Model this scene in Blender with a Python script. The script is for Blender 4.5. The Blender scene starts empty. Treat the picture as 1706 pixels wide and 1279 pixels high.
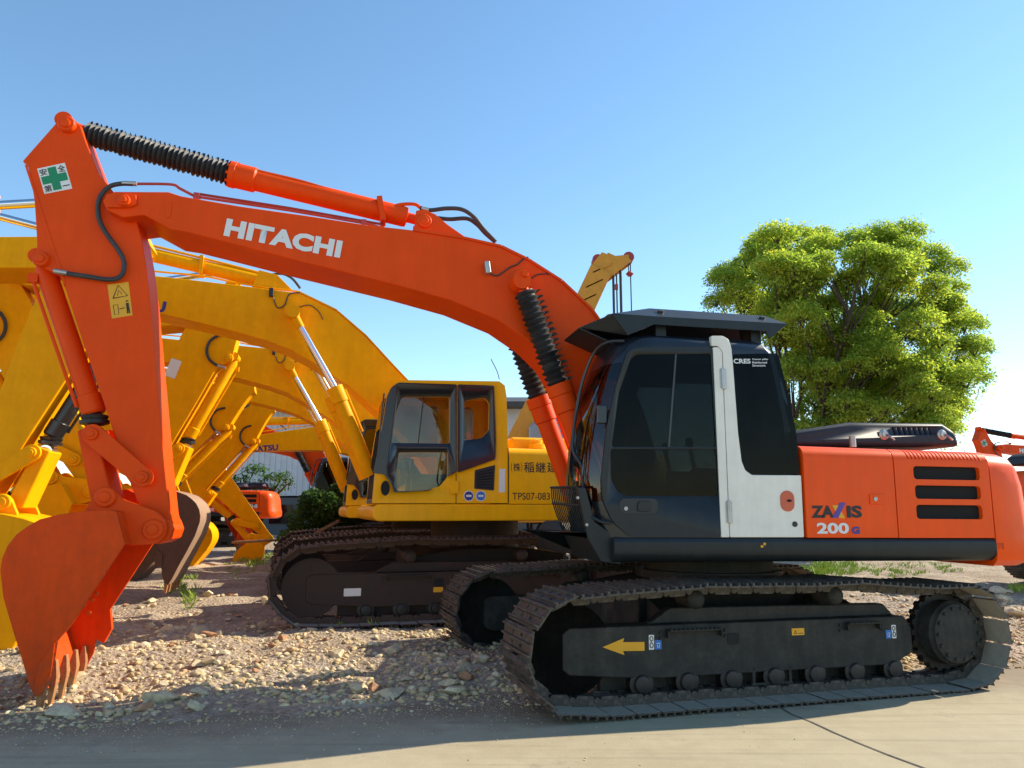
import bpy, bmesh, math, random
import numpy as np
from mathutils import Vector, Matrix, noise
R = math.radians
sc = bpy.context.scene
# ------------------------------------------------------------------ camera
CAMH, PITCH, FPX = 1.49, 0.16199, 1290.0          # camera height, upward pitch, focal length in pixels of a 1706 wide photo
cam = bpy.data.cameras.new('camera'); camo = bpy.data.objects.new('camera', cam)
sc.collection.objects.link(camo); sc.camera = camo
camo.location = (0, 0, CAMH); camo.rotation_euler = (R(90) + PITCH, 0, 0)
cam.sensor_width = 36; cam.lens = FPX / 1706 * 36; cam.clip_end = 2000; cam.clip_start = 0.05
# ------------------------------------------------------------------ sky and sun
SUN = Vector((1.40, 0.60, 1.0)).normalized()      # direction towards the sun
EL = math.asin(SUN.z); AZ = math.atan2(SUN.x, SUN.y)
w = bpy.data.worlds.new('World'); sc.world = w; w.use_nodes = True
nt = w.node_tree; sky = nt.nodes.new('ShaderNodeTexSky'); sky.sky_type = 'NISHITA'
sky.sun_disc = False; sky.sun_elevation = EL; sky.sun_rotation = AZ
sky.air_density = 1.0; sky.dust_density = .05; sky.ozone_density = 2.5
bg = nt.nodes['Background']; bg.inputs[1].default_value = 0.122
hsv = nt.nodes.new('ShaderNodeHueSaturation'); hsv.inputs['Saturation'].default_value = 1.06; hsv.inputs['Hue'].default_value = .492
nt.links.new(sky.outputs[0], hsv.inputs['Color']); nt.links.new(hsv.outputs[0], bg.inputs[0])
sl = bpy.data.lights.new('sun', 'SUN'); slo = bpy.data.objects.new('sun', sl); sc.collection.objects.link(slo)
sl.energy = 4.2; sl.angle = R(0.5); sl.color = (1.0, 0.89, 0.70)
slo.rotation_euler = SUN.to_track_quat('Z', 'Y').to_euler(); slo.location = (20, 14, 40)
vs = sc.view_settings; vs.view_transform = 'Standard'; vs.look = 'None'; vs.gamma = 1; vs.exposure = 1.0
sc.cycles.max_bounces = 6; sc.cycles.transparent_max_bounces = 12
random.seed(4)
COL = sc.collection
# ------------------------------------------------------------------ helpers
def ray(px, py):
    a, c = (px - 853) / FPX, (639.5 - py) / FPX
    co, si = math.cos(PITCH), math.sin(PITCH)
    return Vector((a, co - si * c, si + co * c))
def ground_pt(px, py, z=0.0):
    r = ray(px, py); t = (z - CAMH) / r.z
    return Vector((0, 0, CAMH)) + r * t
def depth_pt(px, py, Y):
    r = ray(px, py); return Vector((0, 0, CAMH)) + r * (Y / r.y)
class Frame:
    """a machine's own axes: x forward, y to its left, z up"""
    def __init__(s, loc, yaw, pitch=0.0):
        s.M = Matrix.Translation(loc) @ Matrix.Rotation(yaw, 4, 'Z') @ Matrix.Rotation(-pitch, 4, 'Y')
        s.I = s.M.inverted()
    def p(s, px, py, y):
        o = s.I @ Vector((0, 0, CAMH)); d = s.I.to_3x3() @ ray(px, py)
        q = o + d * ((y - o.y) / d.y); return (q.x, q.z)
    def v(s, px, py, y):
        x, z = s.p(px, py, y); return Vector((x, y, z))
    def pl(s, pts, y): return [s.p(a, b, y) for a, b in pts]
def empty(name, M=None, label=None, cat=None, group=None, kind=None, parent=None):
    o = bpy.data.objects.new(name, None); COL.objects.link(o)
    if M is not None: o.matrix_world = M
    tag(o, label, cat, group, kind)
    if parent: o.parent = parent
    return o
def tag(o, label=None, cat=None, group=None, kind=None):
    if label: o['label'] = label
    if cat: o['category'] = cat
    if group: o['group'] = group
    if kind: o['kind'] = kind
    return o
def catmull(pts, n=6):
    pts = [Vector(p) for p in pts]; out = []
    for i in range(len(pts) - 1):
        p0 = pts[max(i - 1, 0)]; p1 = pts[i]; p2 = pts[i + 1]; p3 = pts[min(i + 2, len(pts) - 1)]
        for k in range(n):
            t = k / n
            out.append(0.5 * ((2 * p1) + (p2 - p0) * t + (2 * p0 - 5 * p1 + 4 * p2 - p3) * t * t + (3 * p1 - p0 - 3 * p2 + p3) * t ** 3))
    out.append(pts[-1]); return out
def smooth2(pts, n=5):
    return [(v.x, v.y) for v in catmull([(a, b, 0) for a, b in pts], n)]
class MB:
    def __init__(s): s.bm = bmesh.new(); s.mi = 0
    def face(s, vs):
        try:
            f = s.bm.faces.new(vs); f.material_index = s.mi; return f
        except ValueError: return None
    def poly(s, pts): return s.face([s.bm.verts.new(p) for p in pts])
    def prism(s, pts, y0, y1, pts1=None):
        """(x,z) outline swept along y; pts1 may give another outline at y1"""
        a = [s.bm.verts.new((p[0], y0, p[1])) for p in pts]
        b = [s.bm.verts.new((p[0], y1, p[1])) for p in (pts1 or pts)]
        n = len(a); s.face(a); s.face(b[::-1])
        for i in range(n): s.face([a[i], b[i], b[(i + 1) % n], a[(i + 1) % n]])
        return s
    def zprism(s, pts, z0, z1, sc=1.0):
        a = [s.bm.verts.new((p[0], p[1], z0)) for p in pts]
        b = [s.bm.verts.new((p[0] * sc, p[1] * sc, z1)) for p in pts]
        n = len(a); s.face(a[::-1]); s.face(b)
        for i in range(n): s.face([a[i], a[(i + 1) % n], b[(i + 1) % n], b[i]])
        return s
    def loft(s, rings, cap=True, mi=None):
        V = [[s.bm.verts.new(p) for p in r] for r in rings]; n = len(V[0])
        for k in range(len(V) - 1):
            for i in range(n):
                f = s.face([V[k][i], V[k][(i + 1) % n], V[k + 1][(i + 1) % n], V[k + 1][i]])
                if f and mi: f.material_index = mi(k, i)
        if cap: s.face(V[0][::-1]); s.face(V[-1])
        return s
    def box(s, c, d, rot=None):
        M = Matrix.Translation(c) @ (rot.to_4x4() if rot else Matrix.Identity(4)) @ Matrix.Diagonal((d[0], d[1], d[2], 1))
        r = bmesh.ops.create_cube(s.bm, size=1, matrix=M)
        for f in {f for v in r['verts'] for f in v.link_faces}: f.material_index = s.mi
        return s
    def lathe(s, a, b, prof, n=20, cap=True):
        """profile of (distance along a->b, radius)"""
        a, b = Vector(a), Vector(b); d = (b - a).normalized(); u = d.orthogonal().normalized(); w_ = d.cross(u)
        rings = [[a + d * t + (u * math.cos(2 * math.pi * i / n) + w_ * math.sin(2 * math.pi * i / n)) * r for i in range(n)] for t, r in prof]
        return s.loft(rings, cap)
    def cyl(s, a, b, r, r2=None, n=20):
        L = (Vector(b) - Vector(a)).length
        return s.lathe(a, b, [(0, r), (L, r if r2 is None else r2)], n)
    def pin(s, x, z, y, r, h, n=24):
        """round pin boss facing +-y"""
        sg = 1 if h > 0 else -1; h = abs(h)
        s.lathe((x, y, z), (x, y + sg, z), [(0, r), (h * .7, r), (h, r * .88)], n)
        s.lathe((x, y + sg * (h - .002), z), (x, y + sg, z), [(0, r * .55), (h * .35, r * .55), (h * .45, r * .45)], n)
        return s
    def tube(s, pts, r, n=10, sm=6):
        P_ = catmull(pts, sm) if sm else [Vector(p) for p in pts]
        rings = []; u = None
        for i, p in enumerate(P_):
            d = (P_[min(i + 1, len(P_) - 1)] - P_[max(i - 1, 0)]).normalized()
            if u is None: u = d.orthogonal().normalized()
            u = (u - d * u.dot(d)).normalized(); w_ = d.cross(u)
            rings.append([p + (u * math.cos(2 * math.pi * k / n) + w_ * math.sin(2 * math.pi * k / n)) * r for k in range(n)])
        return s.loft(rings)
    def obj(s, name, mat, parent=None, bevel=0.0, smooth=True, seg=2, ang=35):
        bmesh.ops.recalc_face_normals(s.bm, faces=s.bm.faces)
        me = bpy.data.meshes.new(name); s.bm.to_mesh(me); s.bm.free()
        for m in (mat if isinstance(mat, (list, tuple)) else [mat]): me.materials.append(m)
        if smooth:
            me.shade_smooth(); me.set_sharp_from_angle(angle=R(ang))
        o = bpy.data.objects.new(name, me); COL.objects.link(o)
        if parent: o.parent = parent
        if bevel:
            b = o.modifiers.new('bevel', 'BEVEL'); b.width = bevel; b.segments = seg; b.limit_method = 'ANGLE'; b.angle_limit = R(32)
            b.harden_normals = True; b.use_clamp_overlap = True
        return o
def bake(o):
    bpy.context.view_layer.update(); dg = bpy.context.evaluated_depsgraph_get()
    me = bpy.data.meshes.new_from_object(o.evaluated_get(dg)); old = o.data
    o.modifiers.clear(); o.data = me; me.name = old.name; return o
def cut(o, mb):
    c = mb.obj('cutter', None); c.parent = o.parent
    m = o.modifiers.new('cut', 'BOOLEAN'); m.object = c; m.solver = 'EXACT'
    bake(o); bpy.data.objects.remove(c); return o
def copy_tree(o, parent=None):
    c = o.copy(); COL.objects.link(c); c.parent = parent
    for ch in list(o.children): copy_tree(ch, c)
    return c
def rrect(x0, z0, x1, z1, r, n=4):
    if x0 > x1: x0, x1 = x1, x0
    if z0 > z1: z0, z1 = z1, z0
    out = []
    for cx, cz, a0 in ((x1 - r, z1 - r, 0), (x0 + r, z1 - r, 90), (x0 + r, z0 + r, 180), (x1 - r, z0 + r, 270)):
        for k in range(n + 1):
            a = R(a0 + 90 * k / n); out.append((cx + r * math.cos(a), cz + r * math.sin(a)))
    return out
def roundpoly(pts, r, n=4):
    """round the corners of an (x,z) outline"""
    out = []; N = len(pts); P_ = [Vector(p) for p in pts]
    for i in range(N):
        p, a, b = P_[i], P_[i - 1] - P_[i], P_[(i + 1) % N] - P_[i]
        k = min(r, a.length * .45, b.length * .45); s0, s1 = p + a.normalized() * k, p + b.normalized() * k
        for t in range(n + 1):
            t /= n; q = s0 * (1 - t) ** 2 + p * 2 * t * (1 - t) + s1 * t * t; out.append((q.x, q.y))
    return out
def text(name, body, parent, a, b, h, nrm, mat, bold=0.0, shear=0.0, spacing=1.0, up=None, ext=0.0):
    """flat lettering from a (baseline left) to b (baseline right), cap height h, facing nrm"""
    cu = bpy.data.curves.new('t', 'FONT'); cu.body = body; cu.offset = bold; cu.shear = shear; cu.space_character = spacing
    cu.resolution_u = 3
    o = bpy.data.objects.new('t', cu); COL.objects.link(o)
    bpy.context.view_layer.update(); dg = bpy.context.evaluated_depsgraph_get()
    me = bpy.data.meshes.new_from_object(o.evaluated_get(dg)); bpy.data.objects.remove(o)
    co = np.empty(len(me.vertices) * 3, 'f'); me.vertices.foreach_get('co', co); co = co.reshape(-1, 3)
    x0, x1, y0, y1 = co[:, 0].min(), co[:, 0].max(), co[:, 1].min(), co[:, 1].max()
    a, b, nrm = Vector(a), Vector(b), Vector(nrm).normalized(); X = b - a
    U = Vector(up).normalized() if up else nrm.cross(X).normalized()
    new = [a + X * float((c[0] - x0) / (x1 - x0)) + U * float((c[1] - y0) / (y1 - y0) * h) + nrm * .0035 for c in co]
    me.vertices.foreach_set('co', [q for v in new for q in v]); me.materials.clear(); me.materials.append(mat); me.update()
    o = bpy.data.objects.new(name, me); me.name = name; COL.objects.link(o); o.parent = parent
    return o
# ------------------------------------------------------------------ materials
def mat(name, col, rough=.45, metal=0.0, coat=0.0, dirt=0.0, dirtcol=(.16, .12, .085), scale=3.0, bump=0.0, bscale=60, var=0.06, spec=.5, trans=0.0, low=None, streak=0.0):
    m = bpy.data.materials.new(name); m.use_nodes = True; N = m.node_tree.nodes; L = m.node_tree.links
    b = N['Principled BSDF']; b.inputs['Roughness'].default_value = rough; b.inputs['Metallic'].default_value = metal
    b.inputs['Coat Weight'].default_value = coat; b.inputs['Coat Roughness'].default_value = .08
    b.inputs['Specular IOR Level'].default_value = spec; b.inputs['Transmission Weight'].default_value = trans
    tc = N.new('ShaderNodeTexCoord')
    n1 = N.new('ShaderNodeTexNoise'); n1.inputs['Scale'].default_value = scale; n1.inputs['Detail'].default_value = 8; n1.inputs['Roughness'].default_value = .65
    L.new(tc.outputs['Object'], n1.inputs['Vector'])
    hv = N.new('ShaderNodeHueSaturation'); hv.inputs['Color'].default_value = (*col, 1)
    mr = N.new('ShaderNodeMapRange'); mr.inputs[1].default_value = .3; mr.inputs[2].default_value = .7
    mr.inputs[3].default_value = 1 - var; mr.inputs[4].default_value = 1 + var
    L.new(n1.outputs['Fac'], mr.inputs[0]); L.new(mr.outputs[0], hv.inputs['Value'])
    out = hv.outputs['Color']
    if dirt:
        n2 = N.new('ShaderNodeTexNoise'); n2.inputs['Scale'].default_value = scale * 2.3; n2.inputs['Detail'].default_value = 10; n2.inputs['Roughness'].default_value = .75
        L.new(tc.outputs['Object'], n2.inputs['Vector'])
        r2 = N.new('ShaderNodeMapRange'); r2.inputs[1].default_value = .45; r2.inputs[2].default_value = .72; r2.inputs[4].default_value = dirt
        L.new(n2.outputs['Fac'], r2.inputs[0])
        mx = N.new('ShaderNodeMix'); mx.data_type = 'RGBA'; mx.inputs['B'].default_value = (*dirtcol, 1)
        L.new(r2.outputs[0], mx.inputs['Factor']); L.new(out, mx.inputs['A']); out = mx.outputs['Result']
        rr = N.new('ShaderNodeMapRange'); rr.inputs[3].default_value = rough; rr.inputs[4].default_value = min(rough + .35, .95)
        L.new(r2.outputs[0], rr.inputs[0]); L.new(rr.outputs[0], b.inputs['Roughness'])
    if streak:                                                      # rain streaks and faded runs
        ms_ = N.new('ShaderNodeMapping'); ms_.inputs['Scale'].default_value = (9, 9, .7); L.new(tc.outputs['Object'], ms_.inputs['Vector'])
        n6 = N.new('ShaderNodeTexNoise'); n6.inputs['Scale'].default_value = 1.6; n6.inputs['Detail'].default_value = 9; n6.inputs['Roughness'].default_value = .7; L.new(ms_.outputs[0], n6.inputs['Vector'])
        r6 = N.new('ShaderNodeMapRange'); r6.inputs[1].default_value = .35; r6.inputs[2].default_value = .68; r6.inputs[3].default_value = 1 - streak; r6.inputs[4].default_value = 1 + streak * .5; L.new(n6.outputs['Fac'], r6.inputs[0])
        h6 = N.new('ShaderNodeHueSaturation'); L.new(out, h6.inputs['Color']); L.new(r6.outputs[0], h6.inputs['Value']); out = h6.outputs['Color']
    if low:                                                         # wear rising from the lower end of the part: (z clean, z worn, colour)
        sp = N.new('ShaderNodeSeparateXYZ'); L.new(tc.outputs['Object'], sp.inputs[0])
        nz = N.new('ShaderNodeTexNoise'); nz.inputs['Scale'].default_value = 7; nz.inputs['Detail'].default_value = 9; nz.inputs['Roughness'].default_value = .7; L.new(tc.outputs['Object'], nz.inputs['Vector'])
        ma = N.new('ShaderNodeMath'); ma.operation = 'MULTIPLY_ADD'; ma.inputs[1].default_value = 1.3; L.new(nz.outputs['Fac'], ma.inputs[0]); L.new(sp.outputs['Z'], ma.inputs[2])
        ml = N.new('ShaderNodeMapRange'); ml.inputs[1].default_value = low[0] + .65; ml.inputs[2].default_value = low[1] + .65; L.new(ma.outputs[0], ml.inputs[0])
        mm_ = N.new('ShaderNodeMix'); mm_.data_type = 'RGBA'; mm_.inputs['B'].default_value = (*low[2], 1); L.new(ml.outputs[0], mm_.inputs['Factor']); L.new(out, mm_.inputs['A']); out = mm_.outputs['Result']
    L.new(out, b.inputs['Base Color'])
    if bump:
        n3 = N.new('ShaderNodeTexNoise'); n3.inputs['Scale'].default_value = bscale; n3.inputs['Detail'].default_value = 6
        L.new(tc.outputs['Object'], n3.inputs['Vector'])
        bp = N.new('ShaderNodeBump'); bp.inputs['Strength'].default_value = bump; bp.inputs['Distance'].default_value = .01
        L.new(n3.outputs['Fac'], bp.inputs['Height']); L.new(bp.outputs['Normal'], b.inputs['Normal'])
    return m
ORANGE = mat('orange paint', (.80, .068, .003), .45, coat=.02, dirt=.10, dirtcol=(.70, .11, .025), bump=.04, bscale=5, spec=.12, streak=0.05)
HOODOR = mat('orange hood paint', (.92, .084, .002), .38, coat=.06, dirt=.08, dirtcol=(.55, .13, .03), bump=.03, bscale=4, spec=.2, streak=0.06)
BUCKOR = mat('orange bucket paint', (.74, .066, .003), .5, low=(-3.8, -4.3, (.22, .085, .035)), spec=.15, dirt=.30, dirtcol=(.25, .05, .02), bump=.06, bscale=14, streak=0.1)
YELLOW = mat('yellow paint', (.92, .40, .001), .46, dirt=.25, dirtcol=(.60, .22, .003), bump=.05, bscale=6, spec=.08, streak=0.07)
YBODY = mat('yellow body paint', (.97, .46, .001), .38, coat=.03, dirt=.12, dirtcol=(.55, .24, .02), bump=.03, bscale=5, spec=.2, streak=0.06)
BLACK = mat('black cab paint', (.007, .010, .015), .32, coat=.3, dirt=.12, dirtcol=(.06, .06, .055), bump=.02, bscale=3)
GREYP = mat('charcoal paint', (.014, .019, .022), .45, coat=.1, spec=.3, dirt=.22, dirtcol=(.05, .05, .047), bump=.03, bscale=8, streak=0.15)
HOODBL = mat('blue black hood paint', (.018, .025, .038), .5, spec=.25, coat=.03, dirt=.15, dirtcol=(.1, .1, .1))
WHITE = mat('silver white paint', (.80, .75, .66), .42, coat=.1, dirt=.12, dirtcol=(.35, .33, .3), streak=0.06)
DECALW = mat('white decal', (.72, .72, .70), .5, var=.03)
DECALK = mat('black decal', (.012, .012, .014), .5, var=.03)
DECALB = mat('blue decal', (.04, .035, .22), .5, var=.03)
DECALLB = mat('light blue decal', (.03, .16, .50), .5, var=.03)
DECALY = mat('yellow decal', (.75, .36, .01), .5, var=.05)
DECALG = mat('green decal', (.005, .22, .09), .5, var=.05)
PURPLE = mat('purple decal', (.10, .05, .32), .5, var=.03)
GLASS = mat('dark tinted glass', (.003, .005, .007), .04, spec=.16, var=.3, scale=1.2)
GLASSD = mat('lower dark glass', (.004, .006, .005), .06, spec=.15, var=.3, scale=2.5)
RUBBER = mat('black rubber', (.018, .018, .02), .55, dirt=.35, dirtcol=(.09, .085, .08), bump=.15, bscale=40)
HOSE = mat('hydraulic hose', (.03, .03, .032), .5, dirt=.3, dirtcol=(.12, .11, .1))
CHROME = mat('chrome rod', (.75, .75, .78), .12, metal=1.0, var=.03)
STEEL = mat('zinc steel', (.45, .44, .42), .4, metal=.8, dirt=.3)
TRACKM = mat('track steel', (.05, .044, .038), .55, metal=.2, dirt=.85, dirtcol=(.21, .165, .12), scale=7, bump=.35, bscale=35)
DUSTY_LIT = mat('dusty skylit shoe plate', (.30, .27, .21), .8, dirt=.5, dirtcol=(.16, .13, .10), scale=5, bump=.2, bscale=25)  # real dust, with open-sky light put into the paler colour
SHADED_STEEL = mat('dark steel with painted shade', (.010, .010, .010), .45, dirt=.5, dirtcol=(.05, .045, .036), scale=9)  # dark steel, with the shade round rollers and sprocket put into its colour
TRACKR = mat('rusty track steel', (.06, .035, .025), .6, metal=.2, dirt=.8, dirtcol=(.15, .085, .05), scale=6, bump=.35, bscale=35)
FRAMEM = mat('dusty black frame', (.022, .023, .021), .6, spec=.3, dirt=.75, dirtcol=(.085, .078, .062), scale=2.5, bump=.1, bscale=20, streak=0.25)
FRAMER = mat('rusty frame', (.028, .015, .010), .65, dirt=.6, dirtcol=(.065, .034, .02), scale=3, bump=.2, bscale=20)
DARK = mat('dark inside', (.008, .008, .008), .8)
RUST = mat('rusty brown bucket steel', (.085, .040, .026), .6, dirt=.7, dirtcol=(.16, .085, .055), scale=4, bump=.2, bscale=20)
LITBACK = mat('sunlit bucket back steel', (.34, .21, .13), .55, metal=.1, dirt=.6, dirtcol=(.30, .20, .13), scale=5, bump=.2, bscale=20)  # sunlight on the bucket back is put into this paler colour
TOOTH = mat('rusty tooth steel', (.38, .17, .06), .6, dirt=.6, dirtcol=(.10, .06, .04), scale=12, bump=.3, bscale=40)
PLASTIC = mat('dark plastic', (.02, .02, .022), .5)
SEATM = mat('seat fabric', (.14, .13, .125), .8)
# see-through tinted glass of the yellow machines
def clearglass(name, tint, fac, ior=1.45):
    m = bpy.data.materials.new(name); m.use_nodes = True; N = m.node_tree.nodes; L = m.node_tree.links
    for n in list(N): N.remove(n)
    o = N.new('ShaderNodeOutputMaterial'); t = N.new('ShaderNodeBsdfTransparent'); g = N.new('ShaderNodeBsdfGlossy'); mx = N.new('ShaderNodeMixShader')
    t.inputs[0].default_value = (*tint, 1); g.inputs['Roughness'].default_value = .02
    fr = N.new('ShaderNodeFresnel'); fr.inputs[0].default_value = ior
    no = N.new('ShaderNodeTexNoise'); no.inputs['Scale'].default_value = 2; ad = N.new('ShaderNodeMath'); ad.operation = 'MULTIPLY_ADD'
    ad.inputs[1].default_value = fac; L.new(no.outputs['Fac'], ad.inputs[0]); L.new(fr.outputs[0], ad.inputs[2])
    L.new(ad.outputs[0], mx.inputs[0]); L.new(t.outputs[0], mx.inputs[1]); L.new(g.outputs[0], mx.inputs[2]); L.new(mx.outputs[0], o.inputs[0])
    return m
TINT = clearglass('dark tinted glass pane', (.115, .125, .13), .006, 1.2)
CLEAR = clearglass('tinted cab glass', (.62, .68, .64), .05)
#SECTION: ground
# ------------------------------------------------------------------ ground
def yb(x): return 6.40 + .2 * x + (.02 * x * x if x > 0 else 0)       # where the concrete ends and the rubble begins
def sm(t): t = max(0, min(1, t)); return t * t * (3 - 2 * t)
def gh(x, y):
    d = y - yb(x)
    n = noise.noise((x * 1.1, y * 1.1, 0)) * .07 + noise.noise((x * 3.1, y * 3.1, 3)) * .045 + noise.noise((x * 9, y * 9, 7)) * .012
    edge = noise.noise((x * 1.7, 2.2, 5)) * .35 + noise.noise((x * 6, y * 2, 9)) * .12
    amp = sm((d + edge) / .9)
    return -.03 + .045 * sm((d + edge + .25) / .4) + .13 * sm((d + .1) / 2.6) + (n + .01) * amp + .05 * sm((y - 14) / 15) - .11 * math.exp(-(((x + 3.45) / .6) ** 2 + ((y - 6.6) / .6) ** 2))
def groundmat():
    m = bpy.data.materials.new('rubble earth'); m.use_nodes = True; N = m.node_tree.nodes; L = m.node_tree.links; b = N['Principled BSDF']
    b.inputs['Roughness'].default_value = .95; b.inputs['Specular IOR Level'].default_value = .15
    g = N.new('ShaderNodeNewGeometry')
    n1 = N.new('ShaderNodeTexNoise'); n1.inputs['Scale'].default_value = .9; n1.inputs['Detail'].default_value = 8; n1.inputs['Roughness'].default_value = .7
    n2 = N.new('ShaderNodeTexVoronoi'); n2.inputs['Scale'].default_value = 26
    n3 = N.new('ShaderNodeTexNoise'); n3.inputs['Scale'].default_value = 14; n3.inputs['Detail'].default_value = 8; n3.inputs['Roughness'].default_value = .8
    for n in (n1, n2, n3): L.new(g.outputs['Position'], n.inputs['Vector'])
    r = N.new('ShaderNodeValToRGB'); e = r.color_ramp.elements
    e[0].position = .30; e[0].color = (.28, .20, .125, 1); e[1].position = .68; e[1].color = (.56, .45, .31, 1)
    k = e.new(.48); k.color = (.40, .30, .20, 1)
    L.new(n1.outputs['Fac'], r.inputs[0])
    r3 = N.new('ShaderNodeMapRange'); r3.inputs[1].default_value = .3; r3.inputs[2].default_value = .7; r3.inputs[3].default_value = .55; r3.inputs[4].default_value = 1.3
    L.new(n3.outputs['Fac'], r3.inputs[0])
    mx = N.new('ShaderNodeMix'); mx.data_type = 'RGBA'; mx.blend_type = 'MULTIPLY'; mx.inputs['Factor'].default_value = 1
    L.new(r.outputs[0], mx.inputs['A']); L.new(r3.outputs[0], mx.inputs['B'])
    m2 = N.new('ShaderNodeMix'); m2.data_type = 'RGBA'; m2.blend_type = 'SOFT_LIGHT'; m2.inputs['Factor'].default_value = .35
    L.new(mx.outputs['Result'], m2.inputs['A']); bw = N.new('ShaderNodeRGBToBW'); L.new(n2.outputs['Color'], bw.inputs[0]); L.new(bw.outputs[0], m2.inputs['B'])
    hs = N.new('ShaderNodeHueSaturation'); hs.inputs['Saturation'].default_value = .85; L.new(m2.outputs['Result'], hs.inputs['Color'])
    L.new(hs.outputs[0], b.inputs['Base Color'])
    ad = N.new('ShaderNodeMath'); ad.operation = 'ADD'; L.new(n3.outputs['Fac'], ad.inputs[0]); L.new(n2.outputs['Distance'], ad.inputs[1])
    bp = N.new('ShaderNodeBump'); bp.inputs['Strength'].default_value = .8; bp.inputs['Distance'].default_value = .03
    L.new(ad.outputs[0], bp.inputs['Height']); L.new(bp.outputs[0], b.inputs['Normal'])
    return m
def concmat():
    m = bpy.data.materials.new('worn concrete'); m.use_nodes = True; N = m.node_tree.nodes; L = m.node_tree.links; b = N['Principled BSDF']
    b.inputs['Roughness'].default_value = .85; b.inputs['Specular IOR Level'].default_value = .25
    g = N.new('ShaderNodeNewGeometry')
    def no(s, d=8, ro=.65):
        n = N.new('ShaderNodeTexNoise'); n.inputs['Scale'].default_value = s; n.inputs['Detail'].default_value = d; n.inputs['Roughness'].default_value = ro
        L.new(g.outputs['Position'], n.inputs['Vector']); return n
    n1, n2, n3 = no(.8), no(5, 10, .75), no(90, 4)
    r = N.new('ShaderNodeValToRGB'); e = r.color_ramp.elements
    e[0].position = .3; e[0].color = (.32, .27, .175, 1); e[1].position = .72; e[1].color = (.47, .405, .275, 1)
    mx0 = N.new('ShaderNodeMath'); mx0.operation = 'MULTIPLY_ADD'; mx0.inputs[1].default_value = .45
    sb = N.new('ShaderNodeMath'); sb.operation = 'MULTIPLY'; sb.inputs[1].default_value = .55
    L.new(n1.outputs['Fac'], sb.inputs[0]); L.new(n2.outputs['Fac'], mx0.inputs[0]); L.new(sb.outputs[0], mx0.inputs[2]); L.new(mx0.outputs[0], r.inputs[0])
    # dusty soil spilled over the slab: stains with a shape of their own
    st = N.new('ShaderNodeMapRange'); st.inputs[1].default_value = .57; st.inputs[2].default_value = .72; st.inputs[4].default_value = .7
    n4 = no(1.6, 10, .8); L.new(n4.outputs['Fac'], st.inputs[0])
    ms = N.new('ShaderNodeMix'); ms.data_type = 'RGBA'; ms.inputs['B'].default_value = (.19, .16, .13, 1)
    L.new(st.outputs[0], ms.inputs['Factor']); L.new(r.outputs[0], ms.inputs['A'])
    sx = N.new('ShaderNodeSeparateXYZ'); L.new(g.outputs['Position'], sx.inputs[0])
    e1 = N.new('ShaderNodeMath'); e1.operation = 'MULTIPLY_ADD'; e1.inputs[1].default_value = -.2; L.new(sx.outputs['X'], e1.inputs[0]); L.new(sx.outputs['Y'], e1.inputs[2])
    n5 = no(1.1, 12, .78); e2 = N.new('ShaderNodeMath'); e2.operation = 'MULTIPLY_ADD'; e2.inputs[1].default_value = 2.6; L.new(n5.outputs['Fac'], e2.inputs[0]); L.new(e1.outputs[0], e2.inputs[2])
    e3 = N.new('ShaderNodeMapRange'); e3.inputs[1].default_value = 7.0; e3.inputs[2].default_value = 7.75; e3.inputs[4].default_value = .85; L.new(e2.outputs[0], e3.inputs[0])
    me_ = N.new('ShaderNodeMix'); me_.data_type = 'RGBA'; me_.inputs['B'].default_value = (.22, .17, .115, 1); L.new(e3.outputs[0], me_.inputs['Factor']); L.new(ms.outputs['Result'], me_.inputs['A'])
    wv = N.new('ShaderNodeTexNoise'); mpn = N.new('ShaderNodeMapping'); mpn.inputs['Scale'].default_value = (.5, 14, 1); mpn.inputs['Rotation'].default_value = (0, 0, R(-13)); L.new(g.outputs['Position'], mpn.inputs['Vector']); L.new(mpn.outputs[0], wv.inputs['Vector']); wv.inputs['Scale'].default_value = 1.0; wv.inputs['Detail'].default_value = 6
    w2 = N.new('ShaderNodeMapRange'); w2.inputs[1].default_value = .52; w2.inputs[2].default_value = .70; w2.inputs[4].default_value = .32; L.new(wv.outputs['Fac'], w2.inputs[0])
    mw = N.new('ShaderNodeMix'); mw.data_type = 'RGBA'; mw.inputs['B'].default_value = (.20, .165, .12, 1); L.new(w2.outputs[0], mw.inputs['Factor']); L.new(me_.outputs['Result'], mw.inputs['A']); ms = mw
    mr = N.new('ShaderNodeMapRange'); mr.inputs[3].default_value = .82; mr.inputs[4].default_value = 1.15; L.new(n3.outputs['Fac'], mr.inputs[0])
    mm = N.new('ShaderNodeMix'); mm.data_type = 'RGBA'; mm.blend_type = 'MULTIPLY'; mm.inputs['Factor'].default_value = 1
    L.new(ms.outputs['Result'], mm.inputs['A']); L.new(mr.outputs[0], mm.inputs['B']); L.new(mm.outputs['Result'], b.inputs['Base Color'])
    bp = N.new('ShaderNodeBump'); bp.inputs['Strength'].default_value = .25; bp.inputs['Distance'].default_value = .006
    L.new(n3.outputs['Fac'], bp.inputs['Height']); L.new(bp.outputs[0], b.inputs['Normal'])
    return m
EARTH, CONC = groundmat(), concmat()
def grid(name, xs, ys, hf, material):
    nx, ny = len(xs), len(ys)
    V = [(x, y, hf(x, y)) for y in ys for x in xs]
    Fc = [(j * nx + i, j * nx + i + 1, (j + 1) * nx + i + 1, (j + 1) * nx + i) for j in range(ny - 1) for i in range(nx - 1)]
    me = bpy.data.meshes.new(name); me.from_pydata(V, [], Fc); me.materials.append(material); me.shade_smooth()
    o = bpy.data.objects.new(name, me); COL.objects.link(o); return o
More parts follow.
